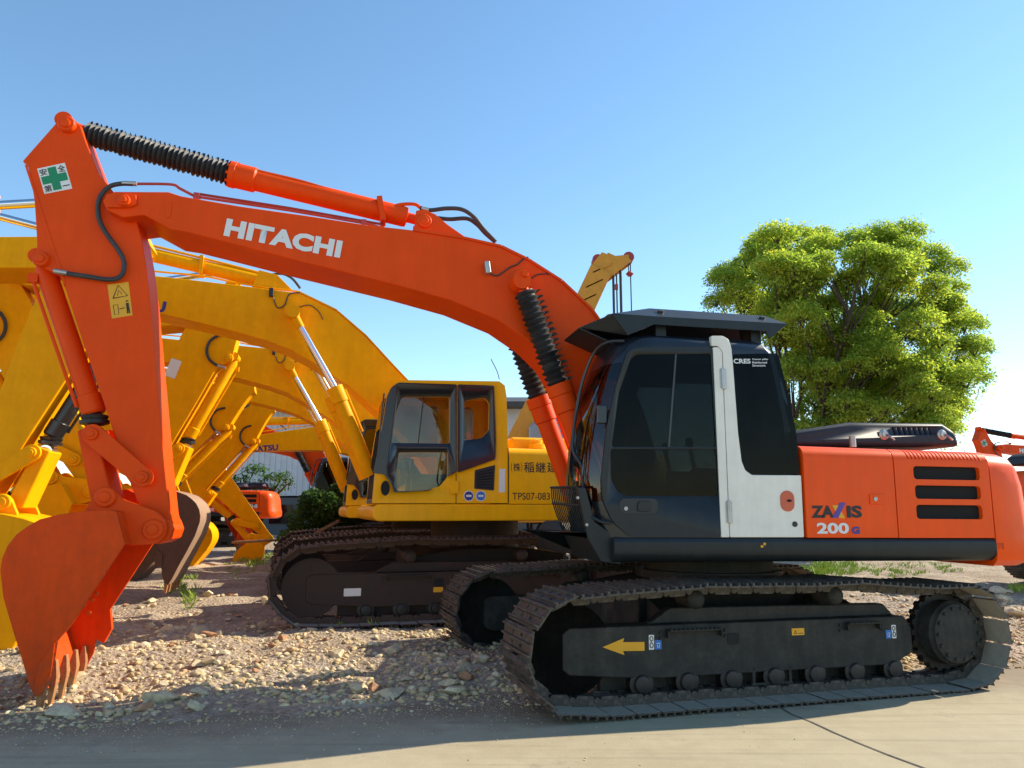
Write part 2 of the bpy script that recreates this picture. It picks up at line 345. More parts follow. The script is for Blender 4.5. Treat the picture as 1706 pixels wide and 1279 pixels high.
def spaced(a, b, fine0, fine1, f, cgrow=1.25):
    xs = list(np.arange(fine0, fine1, f)); s = f; x = fine0
    left = []
    while x > a: s *= cgrow; x -= s; left.append(x)
    x = xs[-1]; s = f; right = []
    while x < b: s *= cgrow; x += s; right.append(x)
    return left[::-1] + xs + right
tag(grid('rubble_ground', spaced(-900, 900, -8, 9, .055), spaced(4.2, 1500, 5.0, 11.5, .055), gh, EARTH), kind='structure')
m = MB(); pts = [(-60, -200), (60, -200)] + [(x, min(yb(x), 40) + .55) for x in [60, 30, 12] + list(np.arange(9, -9, -.5)) + [-12, -20, -60]]
m.zprism(pts, -.25, 0.0); tag(m.obj('concrete_pavement', CONC, smooth=False), kind='structure')
# open joint running across the slab
m = MB(); J = [ground_pt(*q) for q in ((1290, 1172), (1318, 1190), (1352, 1203), (1388, 1220), (1430, 1238), (1480, 1258), (1540, 1280), (1620, 1318), (1800, 1400))]
for a, b in zip(J, J[1:]):
    d = (b - a).normalized(); n_ = Vector((-d.y, d.x, 0)) * (.007 + .003 * random.random())
    m.poly([a + n_ + Vector((0, 0, .004)), a - n_ + Vector((0, 0, .004)), b - n_ + Vector((0, 0, .004)), b + n_ + Vector((0, 0, .004))])
tag(m.obj('pavement_joint', mat('joint dirt', (.10, .085, .07), .95, var=.4, scale=8), smooth=False), kind='structure')
#SECTION: stones
def stonemat(name, cols, rough=.9):
    m = bpy.data.materials.new(name); m.use_nodes = True; N = m.node_tree.nodes; L = m.node_tree.links; b = N['Principled BSDF']
    b.inputs['Roughness'].default_value = rough; b.inputs['Specular IOR Level'].default_value = .2
    g = N.new('ShaderNodeNewGeometry'); r = N.new('ShaderNodeValToRGB'); e = r.color_ramp.elements
    r.color_ramp.interpolation = 'LINEAR'
    for i, (p, c) in enumerate(cols):
        k = e[i] if i < 2 else e.new(p); k.position = p; k.color = (*c, 1)
    oi = N.new('ShaderNodeObjectInfo'); ad = N.new('ShaderNodeMath'); ad.operation = 'ADD'
    L.new(g.outputs['Random Per Island'], ad.inputs[0]); L.new(oi.outputs['Random'], ad.inputs[1])
    fr = N.new('ShaderNodeMath'); fr.operation = 'FRACT'; L.new(ad.outputs[0], fr.inputs[0]); L.new(fr.outputs[0], r.inputs[0])
    n = N.new('ShaderNodeTexNoise'); n.inputs['Scale'].default_value = 18; n.inputs['Detail'].default_value = 8; n.inputs['Roughness'].default_value = .75
    L.new(g.outputs['Position'], n.inputs['Vector'])
    mr = N.new('ShaderNodeMapRange'); mr.inputs[1].default_value = .3; mr.inputs[2].default_value = .7; mr.inputs[3].default_value = .62; mr.inputs[4].default_value = 1.25
    L.new(n.outputs['Fac'], mr.inputs[0])
    mx = N.new('ShaderNodeMix'); mx.data_type = 'RGBA'; mx.blend_type = 'MULTIPLY'; mx.inputs['Factor'].default_value = 1
    L.new(r.outputs[0], mx.inputs['A']); L.new(mr.outputs[0], mx.inputs['B']); L.new(mx.outputs['Result'], b.inputs['Base Color'])
    bp = N.new('ShaderNodeBump'); bp.inputs['Strength'].default_value = .6; bp.inputs['Distance'].default_value = .012
    L.new(n.outputs['Fac'], bp.inputs['Height']); L.new(bp.outputs[0], b.inputs['Normal'])
    return m
PEBBLE = stonemat('mixed pebbles', [(0, (.62, .49, .27)), (1, (.84, .70, .43)), (.3, (.42, .32, .17)), (.55, (.74, .57, .32)), (.75, (.60, .39, .20)), (.85, (.54, .46, .31))])
LUMP = stonemat('broken concrete', [(0, (.64, .52, .32)), (1, (.78, .66, .43)), (.5, (.50, .40, .25))])
BRICK = stonemat('broken brick', [(0, (.42, .21, .11)), (1, (.50, .30, .17)), (.5, (.36, .20, .11))])
def chunk_geo(seed, blocky, sub=2):
    bm = bmesh.new(); rnd = random.Random(seed)
    bmesh.ops.create_icosphere(bm, subdivisions=sub, radius=1)
    cuts = [(Vector((rnd.uniform(-1, 1), rnd.uniform(-1, 1), rnd.uniform(-1, 1))).normalized(), rnd.uniform(.45, .8)) for _ in range(blocky)]
    s = Vector((1, rnd.uniform(.6, .9), rnd.uniform(.4, .65)))
    for v in bm.verts:
        for n_, d in cuts:
            k = v.co.dot(n_)
            if k > d: v.co -= n_ * (k - d)
        v.co *= 1 + .12 * noise.noise(v.co * 2.2 + Vector((seed, 0, 0)))
        v.co = Vector((v.co.x * s.x, v.co.y * s.y, v.co.z * s.z))
    V = np.array([v.co[:] for v in bm.verts]); Fc = np.array([[v.index for v in f.verts] for f in bm.faces]); bm.free(); return V, Fc
def scatter(name, variants, spots, material):
    """many small stones as one object: spots are (x, y, z, size, seed)"""
    Vs, Fs, off = [], [], 0; rnd = np.random.RandomState(7)
    for (x, y, z, s) in spots:
        V, Fc = variants[rnd.randint(len(variants))]; a = rnd.uniform(0, 6.28); ca, sa = math.cos(a), math.sin(a)
        t = rnd.uniform(-.5, .5); V2 = V * s; ct, st_ = math.cos(t), math.sin(t)
        V2 = np.stack([V2[:, 0], V2[:, 1] * ct - V2[:, 2] * st_, V2[:, 1] * st_ + V2[:, 2] * ct], 1)
        Vs.append(np.stack([V2[:, 0] * ca - V2[:, 1] * sa + x, V2[:, 0] * sa + V2[:, 1] * ca + y, V2[:, 2] + z], 1)); Fs.append(Fc + off); off += len(V)
    V = np.concatenate(Vs); Fc = np.concatenate(Fs); me = bpy.data.meshes.new(name)
    me.vertices.add(len(V)); me.vertices.foreach_set('co', V.ravel().astype('f'))
    me.loops.add(len(Fc) * 3); me.loops.foreach_set('vertex_index', Fc.ravel().astype('i'))
    me.polygons.add(len(Fc)); me.polygons.foreach_set('loop_start', np.arange(0, len(Fc) * 3, 3).astype('i'))
    me.update(calc_edges=True); me.materials.append(material)
    o = bpy.data.objects.new(name, me); COL.objects.link(o); return o
small = [chunk_geo(i, 11, 2) for i in range(16)]
rnd = random.Random(11); spots = []
while len(spots) < 30000:
    x = rnd.uniform(-6.5, 8); d = abs(rnd.gauss(0, 1)) * 2.2 - .12; y = yb(x) + d
    if y > 13 or (noise.noise((x * .9, y * .9, 31)) < -.25 and rnd.random() < .6): continue
    s = .008 + .05 * rnd.random() ** 5
    if d < .15: s *= .6
    spots.append((x, y, max(gh(x, y), 0 if d < .5 else -9) + s * rnd.uniform(-.1, .25), s))
for _ in range(4000):                                   # grit strewn on the slab beside the rubble edge
    x = rnd.uniform(-4.5, 2.0); d = abs(rnd.gauss(0, 1)) * .35; y = yb(x) - d * (1 if rnd.random() < .9 else 3)
    s = .003 + .008 * rnd.random() ** 3; spots.append((x, y, s * .3, s))
tag(scatter('gravel', small, spots, PEBBLE), 'beige and grey gravel and brick grit covering the rubble yard', 'gravel', kind='stuff')
big = []
for i in range(14):
    V, Fc = chunk_geo(100 + i, 12 if i % 2 else 16, 3); me = bpy.data.meshes.new('rubble_chunk'); me.from_pydata(V.tolist(), [], Fc.tolist())
    me.shade_smooth(); me.set_sharp_from_angle(angle=R(22)); big.append(me)
def rock(name, x, y, size, label, group, material, seed, sink=.25):
    me = big[seed % 14]; me2 = me if me.materials and me.materials[0] == material else me.copy()
    if me2 is not me or not me.materials: me2.materials.clear(); me2.materials.append(material)
    o = bpy.data.objects.new(name, me2); COL.objects.link(o); rr = random.Random(seed)
    o.location = (x, y, gh(x, y) + size * (.5 - sink) * .8); o.rotation_euler = (rr.uniform(-.3, .3), rr.uniform(-.3, .3), rr.uniform(0, 6.28))
    o.scale = (size, size, size * rr.uniform(.7, 1.1)); tag(o, label, 'rubble chunk' if 'brick' not in name else 'brick', group); return o
named = [((112, 1178), .17, 'large pale boulder right under the teeth of the orange bucket'), ((265, 1160), .15, 'grey square-edged block of concrete on the rubble edge right of the orange bucket'),
         ((345, 1010), .16, 'flat pale slab of stone below the brown bucket'), ((330, 1070), .13, 'long low chunk in front of the rusty brown bucket tip'),
         ((1690, 1035), .22, 'largest pale boulder behind the right rear end of the crawler track'), ((1665, 1000), .15, 'pale chunk at the foot of the rubble bank right of the crawler track'),
         ((440, 1010), .13, 'pale stone in front of the muddy yellow machine track nose')]
for i, ((px, py), s, lb) in enumerate(named):
    g = ground_pt(px, py, .05); rock('rubble_chunk', g.x, g.y, s, lb, 'big lumps of rubble', LUMP, 200 + i)
rnd = random.Random(5); n = 0
while n < 285:
    px, py = rnd.uniform(0, 1706), rnd.uniform(925, 1195)
    g = ground_pt(px, py, .07); d = g.y - yb(g.x)
    if d < .15 or g.y > 13 or (px > 830 and px < 1560 and g.y < 9): continue
    s = rnd.choice([.03, .035, .045, .055, .07, .10]) * rnd.uniform(.8, 1.25)
    if rnd.random() < .72: rock('rubble_chunk', g.x, g.y, s, 'broken lump of grey or beige concrete lying in the rubble', 'loose lumps in the rubble', LUMP, n)
    else: rock('broken_brick', g.x, g.y, s * .9, 'broken piece of red brick lying in the rubble', 'loose bricks in the rubble', BRICK, n)
    n += 1
# grass
LEAFG = mat('grass blades', (.26, .38, .04), .6, var=.35, scale=30)
m = MB(); rnd = random.Random(3)
def tuft(x, y, h, nb):
    z = gh(x, y)
    for _ in range(nb):
        a = rnd.uniform(0, 6.28); r = rnd.uniform(0, .06); bx, by = x + r * math.cos(a), y + r * math.sin(a)
        hh = h * rnd.uniform(.5, 1.1); l = rnd.uniform(.2, .9) * hh; c, s = math.cos(a), math.sin(a); w_ = .004
        m.poly([(bx - s * w_, by + c * w_, z - .01), (bx + s * w_, by - c * w_, z - .01), (bx + c * l * .4 + s * w_ * .8, by + s * l * .4 - c * w_ * .8, z + hh * .6), (bx + c * l, by + s * l, z + hh)])
for (px, py, sx, sy, cnt, h) in ((425, 935, 40, 10, 60, .12), (300, 975, 30, 18, 25, .14), (315, 1005, 12, 8, 8, .12), (1380, 952, 60, 8, 90, .14), (1365, 958, 12, 10, 12, .26), (1470, 955, 80, 10, 50, .10),
                                 (1695, 985, 12, 8, 12, .12), (20, 1000, 20, 20, 6, .1), (560, 1045, 60, 6, 7, .12), (420, 950, 60, 10, 30, .07), (1560, 950, 60, 10, 30, .08)):
    for _ in range(cnt):
        g = ground_pt(px + rnd.gauss(0, .5) * sx, py + rnd.gauss(0, .5) * sy, .14); tuft(g.x, g.y, h, 14)
tag(m.obj('grass', LEAFG, smooth=False), 'bright green weeds and grass growing in the rubble', 'grass', kind='stuff')
#SECTION: excavator parts
# ------------------------------------------------------------------ shared builders
def track_path(r=.40, x=1.80, ztop=.90, z0=.035):
    """closed outline of the crawler, (x,z), running over the top towards the front"""
    P_ = [(-1.62, z0), (1.55, z0)]
    for a in range(-75, 91, 15): P_.append((x + r * math.cos(R(a)), z0 + r + .01 + r * math.sin(R(a))))
    P_ += [(.75, ztop), (-.15, ztop - .01), (-.75, ztop), (-1.4, ztop - .05)]
    for a in range(90, 256, 15): P_.append((-x + r * math.cos(R(a)), z0 + r + .02 + r * math.sin(R(a))))
    return P_
def resample(P_, n):
    P_ = [Vector(p) for p in P_] + [Vector(P_[0])]; L = [0]
    for a, b in zip(P_, P_[1:]): L.append(L[-1] + (b - a).length)
    out = []
    for k in range(n):
        s = L[-1] * k / n; i = max(j for j in range(len(L) - 1) if L[j] <= s); t = (s - L[i]) / (L[i + 1] - L[i])
        p = P_[i].lerp(P_[i + 1], t); out.append((p, (P_[i + 1] - P_[i]).normalized()))
    return out, L[-1]
def shoe_mesh(width, pitch, m_):
    b = MB(); w2 = width / 2
    b.box((0, 0, .006), (pitch * .96, width, .012))
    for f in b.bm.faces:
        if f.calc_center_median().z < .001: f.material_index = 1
    for gx in (-.36, 0, .36):                                   # three grouser bars
        b.prism([(pitch * gx - .011, .012), (pitch * gx + .011, .012), (pitch * gx + .006, .034), (pitch * gx - .006, .034)], -w2, w2)
    for sy in (-1, 1):                                          # link rails on the inner side
        b.prism([(-pitch * .5, -.02), (-pitch * .3, -.075), (pitch * .3, -.075), (pitch * .5, -.02), (pitch * .5, -.001), (-pitch * .5, -.001)], sy * .085 - .02, sy * .085 + .02)
    b.cyl((pitch * .5, -.11, -.045), (pitch * .5, .11, -.045), .024, n=10)
    for gx in (-.18, .18):
        for yy in (-.1, .1): b.cyl((pitch * gx, yy, .012), (pitch * gx, yy, .024), .012, n=6)
    o = b.obj('track_shoe', [m_, DUSTY_LIT]); me = o.data; bpy.data.objects.remove(o); return me
def crawler(root, yc, width, xo, ang, shoe_m, frame_m, n=46, L=1.0, sign=1, ztop=.90, r_=.40):
    """one crawler: chain with its shoes, frame, rollers, idler, sprocket; ang turns it under the upper body"""
    path = [(a * L, b) for a, b in track_path(r_, ztop=ztop)]; rs, Ltot = resample(path, n); pitch = Ltot / n
    ch = MB()
    for sy in (-1, 1):
        ring = [(p.x - t.y * -.0, p.y) for p, t in rs]
        for (p, t), (q, t2) in zip(rs, rs[1:] + rs[:1]):
            nrm = Vector((t.y, -t.x)); a = p - nrm * .03; b_ = q - nrm * .03; c = q - nrm * .055; d = p - nrm * .055
            ch.prism([tuple(a), tuple(b_), tuple(c), tuple(d)], yc + sy * .05 - .012, yc + sy * .05 + .012)
    chain = ch.obj('track_chain', shoe_m, root); chain.rotation_euler = (0, 0, ang)
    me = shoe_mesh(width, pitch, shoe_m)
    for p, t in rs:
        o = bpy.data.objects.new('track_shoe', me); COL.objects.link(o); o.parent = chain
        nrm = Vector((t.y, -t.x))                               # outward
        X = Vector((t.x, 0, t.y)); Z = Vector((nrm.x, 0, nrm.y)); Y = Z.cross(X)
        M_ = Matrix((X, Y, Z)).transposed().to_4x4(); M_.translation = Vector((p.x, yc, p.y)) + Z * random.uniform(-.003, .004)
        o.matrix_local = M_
    yf = yc + sign * .07; b = MB()
    prof = [(1.80 * L, .26), (1.86 * L, .30), (1.86 * L, .56), (1.80 * L, .60), (1.15 * L, .60), (-1.35 * L, .60), (-1.42 * L, .50), (-1.42 * L, .30), (-1.2 * L, .205), (1.15 * L, .205)]
    b.prism(prof, yc - sign * .14, yf)
    b.prism([(1.5 * L, .10), (1.5 * L, .25), (-1.35 * L, .25), (-1.35 * L, .10)], yc - sign * .13, yc - sign * .06)  # inner box added to block daylight between the rollers
    b.prism([(1.1 * L, .60), (-1.3 * L, .60), (-1.2 * L, .70), (.9 * L, .72)], yc - sign * .1, yc + sign * .0)
    fr = b.obj('track_frame', frame_m, root, .012); fr.rotation_euler = (0, 0, ang)
    b = MB(); zc = .445
    for sy in (-1, 1):
        b.lathe((1.80 * L, yc + sy * .06, zc), (1.80 * L, yc + sy, zc), [(0, .34), (.0, .34), (.0, .30), (-.02, .27), (-.02, .12), (-.01, .10)], 32)
    b.cyl((1.80 * L, yc - .06, zc), (1.80 * L, yc + .06, zc), .30, n=32); b.obj('idler', frame_m, fr)
    b = MB(); zs = .455; pts = []
    for k in range(23):
        a0 = 2 * math.pi * k / 23
        for da, rr in ((-.09, .315), (-.05, .338), (.05, .338), (.09, .315)): pts.append((-1.80 * L + rr * math.cos(a0 + da), zs + rr * math.sin(a0 + da)))
    b.prism(pts, yc - .035, yc + .035); b.obj('sprocket_ring', SHADED_STEEL, fr); b = MB()
    b.lathe((-1.80 * L, yc, zs), (-1.80 * L, yc + sign, zs), [(0, .27), (.15, .27), (.17, .25), (.19, .245), (.20, .20), (.205, .10), (.21, .06)], 36)
    for k in range(14):
        a0 = 2 * math.pi * k / 14; b.cyl((-1.80 * L + .215 * math.cos(a0), yc + sign * .185, zs + .215 * math.sin(a0)), (-1.80 * L + .215 * math.cos(a0), yc + sign * .212, zs + .215 * math.sin(a0)), .016, n=6)
    b.obj('final_drive', frame_m, fr)
    for k in range(7):
        x = (1.2 - 2.4 * k / 6) * L; b = MB()
        for sy in (-1, 1): b.lathe((x, yc + sy * .03, .17), (x, yc + sy, .17), [(0, .08), (.02, .08), (.025, .10), (.035, .10), (.04, .07), (.06, .06), (.065, .03)], 20)
        b.cyl((x, yc - .05, .17), (x, yc + .05, .17), .07, n=14); b.obj('track_roller', SHADED_STEEL, fr)
    for x in (.72 * L, -.62 * L):
        b = MB(); b.lathe((x, yc - .14, .79), (x, yc + 1, .79), [(0, .05), (.02, .075), (.24, .075), (.26, .06), (.28, .03)], 18)
        b.box((x, yc - .1, .72), (.06, .06, .14)); b.obj('carrier_roller', frame_m, fr)
    b = MB(); gx = .02 * L                                      # roller guard with its two side plates
    for sx in (-.17, .17): b.box((gx + sx, yf - sign * .015, .185), (.025, .03, .13))
    b.box((gx, yf - sign * .01, .115), (.38, .02, .02)); b.obj('roller_guard', frame_m, fr, .004)
    for x0, x1 in ((.98, .50), (-.72, -1.05)):
        b = MB(); x0 *= L; x1 *= L
        b.box(((x0 + x1) / 2, yf + sign * .03, .56), (abs(x0 - x1), .06, .012))
        for k in range(12):
            x = x0 + (x1 - x0) * (k + .5) / 12; b.box((x, yf + sign * .058, .571), (.012, .006, .014))
        for x in (x0, x1): b.box((x, yf + sign * .02, .535), (.012, .05, .06))
        for x in (x0 + .05 * (1 if x0 > x1 else -1), x1 - .05):
            for z in (.50, .545): b.cyl((x, yf, z), (x, yf + sign * .012, z), .013, n=8)
        b.obj('step', frame_m, fr, .002)
    b = MB(); b.prism(rrect(.32 * L, .43, .43 * L, .52, .02), yf, yf + sign * .003); b.obj('frame_hole', DARK, fr)
    dv = Matrix.Rotation(ang, 4, 'Z') @ Vector((xo, 0, 0))
    fr.location = dv; chain.location = dv
    return fr, yf
def bellows(b, a, c, r, n, jag=.25, seed=0):
    rr = random.Random(seed); L = (Vector(c) - Vector(a)).length; prof = [(0, r * .75)]
    for k in range(n):
        prof += [(L * (k + .08) / n, r * .80), (L * (k + .5) / n, r * (1.12 + jag * rr.uniform(-.3, .3)))]
    prof.append((L, r * .78)); b.lathe(a, c, prof, 18)
    d = (Vector(c) - Vector(a)).normalized(); u = d.cross(Vector((0, 1, 0))).normalized()
    if u.z < 0: u = -u
    for k in range(n):                                          # laced seam with its ragged flaps
        p = Vector(a) + d * (L * (k + .5) / n) + u * r * .98; t = rr.uniform(-.3, .3)
        q = Vector((0, 1, 0)); wv = d * (L / n * .3)
        b.poly([p - wv - q * .02, p + wv - q * .02, p + wv * .4 + u * r * jag * 1.5 + d * t * .05 + q * .015, p - wv * .5 + u * r * jag * 1.2 + q * .01])
#SECTION: foreground excavator
# ------------------------------------------------------------------ the orange excavator in front
H = Frame((1.912, 7.804, 0), R(180) + .19217, .0076); P, PL, PV = H.p, H.pl, H.v
hx = empty('excavator', H.M, 'large orange excavator with black and white cab standing in front on the concrete', 'excavator')
YS = 1.355
# deck frame
x0, z0 = P(1028, 938, YS); x1, z1 = P(1672, 897.5, YS); zt = P(1345, 896.5, YS)[1]
def ysec(z0, z1, y, r, k=5):
    return [(y - r + r * math.sin(R(90 * i / k)), z0 + r - r * math.cos(R(90 * i / k))) for i in range(k + 1)] + [(y - .0, z1 - .03), (y - .02, z1)]
sec = ysec(z0, zt, YS, .10); sec = sec + [(-y, z) for y, z in sec[::-1]]
m = MB(); m.loft([[(x, y, z) for y, z in sec] for x in (x0 + .02, x1)], True)
m.obj('deck_frame', GREYP, hx, .008)
m = MB(); m.cyl((0, 0, .80), (0, 0, z0 + .05), .62, n=48); m.cyl((0, 0, .86), (0, 0, .93), .70, n=48); m.obj('slewing_ring', FRAMEM, hx)
m = MB(); m.prism([(1.05, .35), (1.05, .78), (.5, .86), (-.5, .86), (-1.05, .78), (-1.05, .35)], -.62, .62)
for sx in (-1, 1):
    for sy in (-1, 1): m.loft([[(sx * (.75 + a), sy * y, z) for a, z in ((-.22, .38), (.22, .38), (.22, zt_), (-.22, zt_))] for y, zt_ in ((.6, .74), (1.1, .60))])
cf = m.obj('car_body', FRAMEM, hx, .015)
TA = .29042 - .19217
cf.rotation_euler = (0, 0, TA)
m = MB(); m.box((-.15, .4, .95), (.3, .25, .22)); m.obj('swivel_joint', mat('faded red primer', (.22, .05, .02), .6, dirt=.5), hx, .01)
frL, yfL = crawler(hx, 1.19, .70, .16, TA, TRACKM, FRAMEM, 47, .98, 1)
frR, yfR = crawler(hx, -1.19, .70, .16, TA, TRACKM, FRAMEM, 47, .98, -1)
# marks on the near track frame, laid out in the crawler's own axes
yk = yfL + .0035
def arrow(): return [(1.50, .455), (1.32, .515), (1.33, .485), (1.15, .48), (1.15, .415), (1.33, .42), (1.32, .39)]
m = MB(); m.prism(arrow(), yfL + .001, yk); m.obj('direction_arrow', DECALY, frL)
def hooksticker(x, flip=1):
    m = MB(); m.prism(rrect(x - .022, .42, x + .022, .53, .004), yfL + .001, yk); st = m.obj('lifting_hook_sticker', DECALW, frL)
    for c, r in ((.502, .013), (.452, .014)):
        m = MB(); m.tube([(x + r * math.cos(a), yk + .001, c + r * 1.3 * math.sin(a)) for a in np.linspace(0, 6.28, 14)], .0035, 5, 0); m.obj('hook_mark', DECALK, frL)
    m = MB(); m.tube([(x, yk + .001, .487), (x + .004, yk + .001, .478), (x, yk + .001, .47)], .003, 5, 3); m.obj('hook_mark', DECALK, frL)
    m = MB(); m.prism(rrect(x - flip * .03, .42, x - flip * .085, .49, .003), yfL + .001, yk); m.obj('blue_sticker', DECALLB, frL)
    m = MB(); xx = x - flip * .058
    m.tube([(xx + .015, yk + .001, .465), (xx - .015, yk + .001, .465)], .003, 5, 0); m.tube([(xx + .01, yk + .001, .455), (xx + .006, yk + .001, .435), (xx - .006, yk + .001, .435), (xx - .01, yk + .001, .455)], .003, 5, 0)
    m.obj('sticker_mark', DECALW, frL)
hooksticker(1.09, 1); hooksticker(-1.20, -1)
m = MB(); m.prism(rrect(-.30, .48, -.18, .535, .004), yfL + .001, yk); m.obj('warning_sticker', DECALY, frL)
m = MB(); m.tube([(-.205, yk + .001, .492), (-.215, yk + .001, .518), (-.226, yk + .001, .492), (-.205, yk + .001, .492)], .0022, 5, 0); m.tube([(-.24, yk + .001, .495), (-.29, yk + .001, .495)], .002, 5, 0); m.obj('sticker_mark', DECALK, frL)
# engine side doors (orange hood)
def xz(px, py, y=YS): return P(px, py, y)
hx0, hzt = xz(1337, 741); hx1 = xz(1657, 890)[0]; hzt2 = xz(1640, 752)[1]; hzb = zt + .004
def hoodsec(x, top, r=.11, k=6):
    s = [(YS, hzb), (YS, top - r)] + [(YS - r + r * math.cos(R(90 * i / k)), top - r + r * math.sin(R(90 * i / k))) for i in range(1, k + 1)] + [(.2, top + .01), (.2, hzb)]
    return [(x, y, z) for y, z in s]
xm = xz(1497, 885)[0]
m = MB(); m.loft([hoodsec(hx0, hzt), hoodsec(xm + .004, (hzt + hzt2) / 2)]); hood1 = m.obj('side_door', HOODOR, hx, .006)
m = MB(); m.loft([hoodsec(xm - .004, (hzt + hzt2) / 2), hoodsec(hx1, hzt2)]); hood2 = m.obj('engine_side_door', HOODOR, hx, .006)
c = MB()
slots = (((1521, 776), (1633, 800)), ((1524, 808), (1635, 832)), ((1526, 840.5), (1638, 865)))
for (a, b_) in slots:
    xa, za = xz(*a); xb, zb = xz(*b_); c.prism(rrect(xa, za, xb, zb, .03), YS - .16, YS + .05)
for k in range(20):
    t = k / 19; xa = xz(1508 + 118 * t, 745, YS - .02)[0]
    c.box((xa, YS - .06, (hzt + hzt2) / 2 - .02), (.014, .115, .14), Matrix.Rotation(.12, 3, 'Y'))
hood2.modifiers.clear(); cut(hood2, c)
bb = hood2.modifiers.new('bevel', 'BEVEL'); bb.width = .004; bb.segments = 2; bb.limit_method = 'ANGLE'; bb.harden_normals = True
MESH = bpy.data.materials.new('perforated mesh'); MESH.use_nodes = True
_N = MESH.node_tree.nodes; _L = MESH.node_tree.links; _b = _N['Principled BSDF']; _b.inputs['Roughness'].default_value = .6
_t = _N.new('ShaderNodeTexCoord'); _s = _N.new('ShaderNodeMapping'); _s.inputs['Scale'].default_value = (1, 1, 1)
_v = _N.new('ShaderNodeTexVoronoi'); _v.feature = 'DISTANCE_TO_EDGE'; _v.inputs['Scale'].default_value = 62; _v.inputs['Randomness'].default_value = .12
_r = _N.new('ShaderNodeValToRGB'); _r.color_ramp.elements[0].position = .10; _r.color_ramp.elements[0].color = (.022, .022, .022, 1); _r.color_ramp.elements[1].position = .16; _r.color_ramp.elements[1].color = (.002, .002, .002, 1); _b.inputs['Specular IOR Level'].default_value = .05
_L.new(_t.outputs['Object'], _v.inputs['Vector']); _L.new(_v.outputs['Distance'], _r.inputs[0]); _L.new(_r.outputs[0], _b.inputs['Base Color'])
for (a, b_) in slots:
    xa, za = xz(*a); xb, zb = xz(*b_); m = MB(); m.prism([(xa + .03, za + .03), (xb - .03, za + .03), (xb - .03, zb - .03), (xa + .03, zb - .03)], YS - .05, YS - .04); m.obj('vent_mesh', MESH, hood2)
# latch on the first door
xa, za = xz(1448, 823); xb, zb = xz(1471, 840)
m = MB(); m.prism([(xa, za), (xb, za), (xb, zb), (xa, zb)], YS - .002, YS + .012); lt = m.obj('door_latch', HOODOR, hood1, .003)
xc, zc = xz(1457, 831); m = MB(); m.cyl((xc, YS + .01, zc), (xc, YS + .018, zc), .018, n=16); m.obj('lock_cylinder', STEEL, hood1)
# lettering on the hood
yl = YS + .0
def T(body, pa, pb, hpx, parent, mt, y, bold=0, shear=0, name='lettering', spacing=1.0):
    a, b_ = PV(pa[0], pa[1], y), PV(pb[0], pb[1], y); h = abs(P(pa[0], pa[1], y)[1] - P(pa[0], pa[1] - hpx, y)[1])
    return text(name, body, parent, a, b_, h, (0, 1, 0), mt, bold, shear, spacing)
T('ZA', (1352, 862.5), (1389.5, 862.5), 20.5, hood1, DECALK, yl, .045)
T('IS', (1411, 862.5), (1436.5, 862.5), 20.5, hood1, DECALK, yl, .045)
def strip(pts, mt, y=yl, name='lettering', d=.003):
    m = MB(); m.prism(PL(pts, y), y + .0005, y + d); return m.obj(name, mt, hood1, 0, False)
strip([(1386, 841.5), (1395.5, 841.5), (1408, 863), (1398.5, 863)], DECALY); strip([(1399, 837), (1408.5, 837), (1396, 862.5), (1386.5, 862.5)], PURPLE, d=.0045)
T('200', (1361, 889), (1414.5, 889), 18.5, hood1, DECALW, yl, .035); T('G', (1419, 889.5), (1432.5, 889.5), 12.5, hood1, DECALB, yl, .06)
# counterweight: plan outline with rounded rear, tapering upwards
cwx = hx1 - .012; m = MB()
def cwring(z, back, inset, yw):
    pts = [(cwx, yw)]
    for k in range(0, 11):
        a = R(90 * k / 10); pts.append((cwx - (back - inset) * (.35 + .65 * math.sin(a)) if k else cwx - .06, yw - (yw * .55) * (1 - math.cos(a)) - inset * .4))
    L_ = pts + [(x, -y) for x, y in pts[::-1]]
    return [(x, y, z) for x, y in L_]
zc0 = P(1690, 938, .95)[1]; ztop = hzt2 + .0
rings = [cwring(zc0, .66, .10, YS - .06), cwring(zc0 + .05, .68, .02, YS - .012), cwring(zc0 + .10, .68, 0, YS), cwring(zt + .02, .68, 0, YS), cwring(zt + .045, .655, 0, YS), cwring(ztop - .30, .60, 0, YS), cwring(ztop - .14, .55, .01, YS - .004), cwring(ztop - .06, .52, .04, YS - .03), cwring(ztop - .015, .48, .09, YS - .08), cwring(ztop, .42, .14, YS - .14)]
m.loft(rings); m.obj('counterweight', HOODOR, hx)
# dark engine cover on top
yh = .72
m = MB(); pr = PL([(1318, 744), (1318, 718), (1418, 703), (1572, 705), (1594, 719), (1602, 744)], yh)
pr2 = [(a * .985 - .01, b_ - (0 if b_ < hzt + .02 else .0)) for a, b_ in pr]
m.prism(pr, yh, -.95); ec = m.obj('engine_cover', HOODBL, hx, .05, seg=4)
c = MB(); ec.modifiers['bevel'].segments = 3
for k in range(8):
    q = P(1489 + 60 * k / 7, 718, yh); c.box((q[0], yh, q[1]), (.022, .06, .075), Matrix.Rotation(.25, 3, 'Y'))
bake(ec); cut(ec, c)
for px in (1472, 1569):
    q = P(px, 724, yh); m = MB(); m.lathe((q[0], yh - .005, q[1]), (q[0], yh + 1, q[1]), [(0, .055), (.012, .05), (.02, .03), (.03, .03)], 16)
    m.tube([(q[0] - .02, yh + .03, q[1]), (q[0] - .04, yh + .05, q[1] - .03), (q[0] - .08, yh + .04, q[1] - .05)], .012, 6); m.obj('latch', STEEL, ec)
m = MB(); q = P(1420, 730, .95); m.cyl((q[0], .95, q[1] - .08), (q[0], .95, q[1] + .02), .03, n=12); m.obj('filler_neck', STEEL, hx)
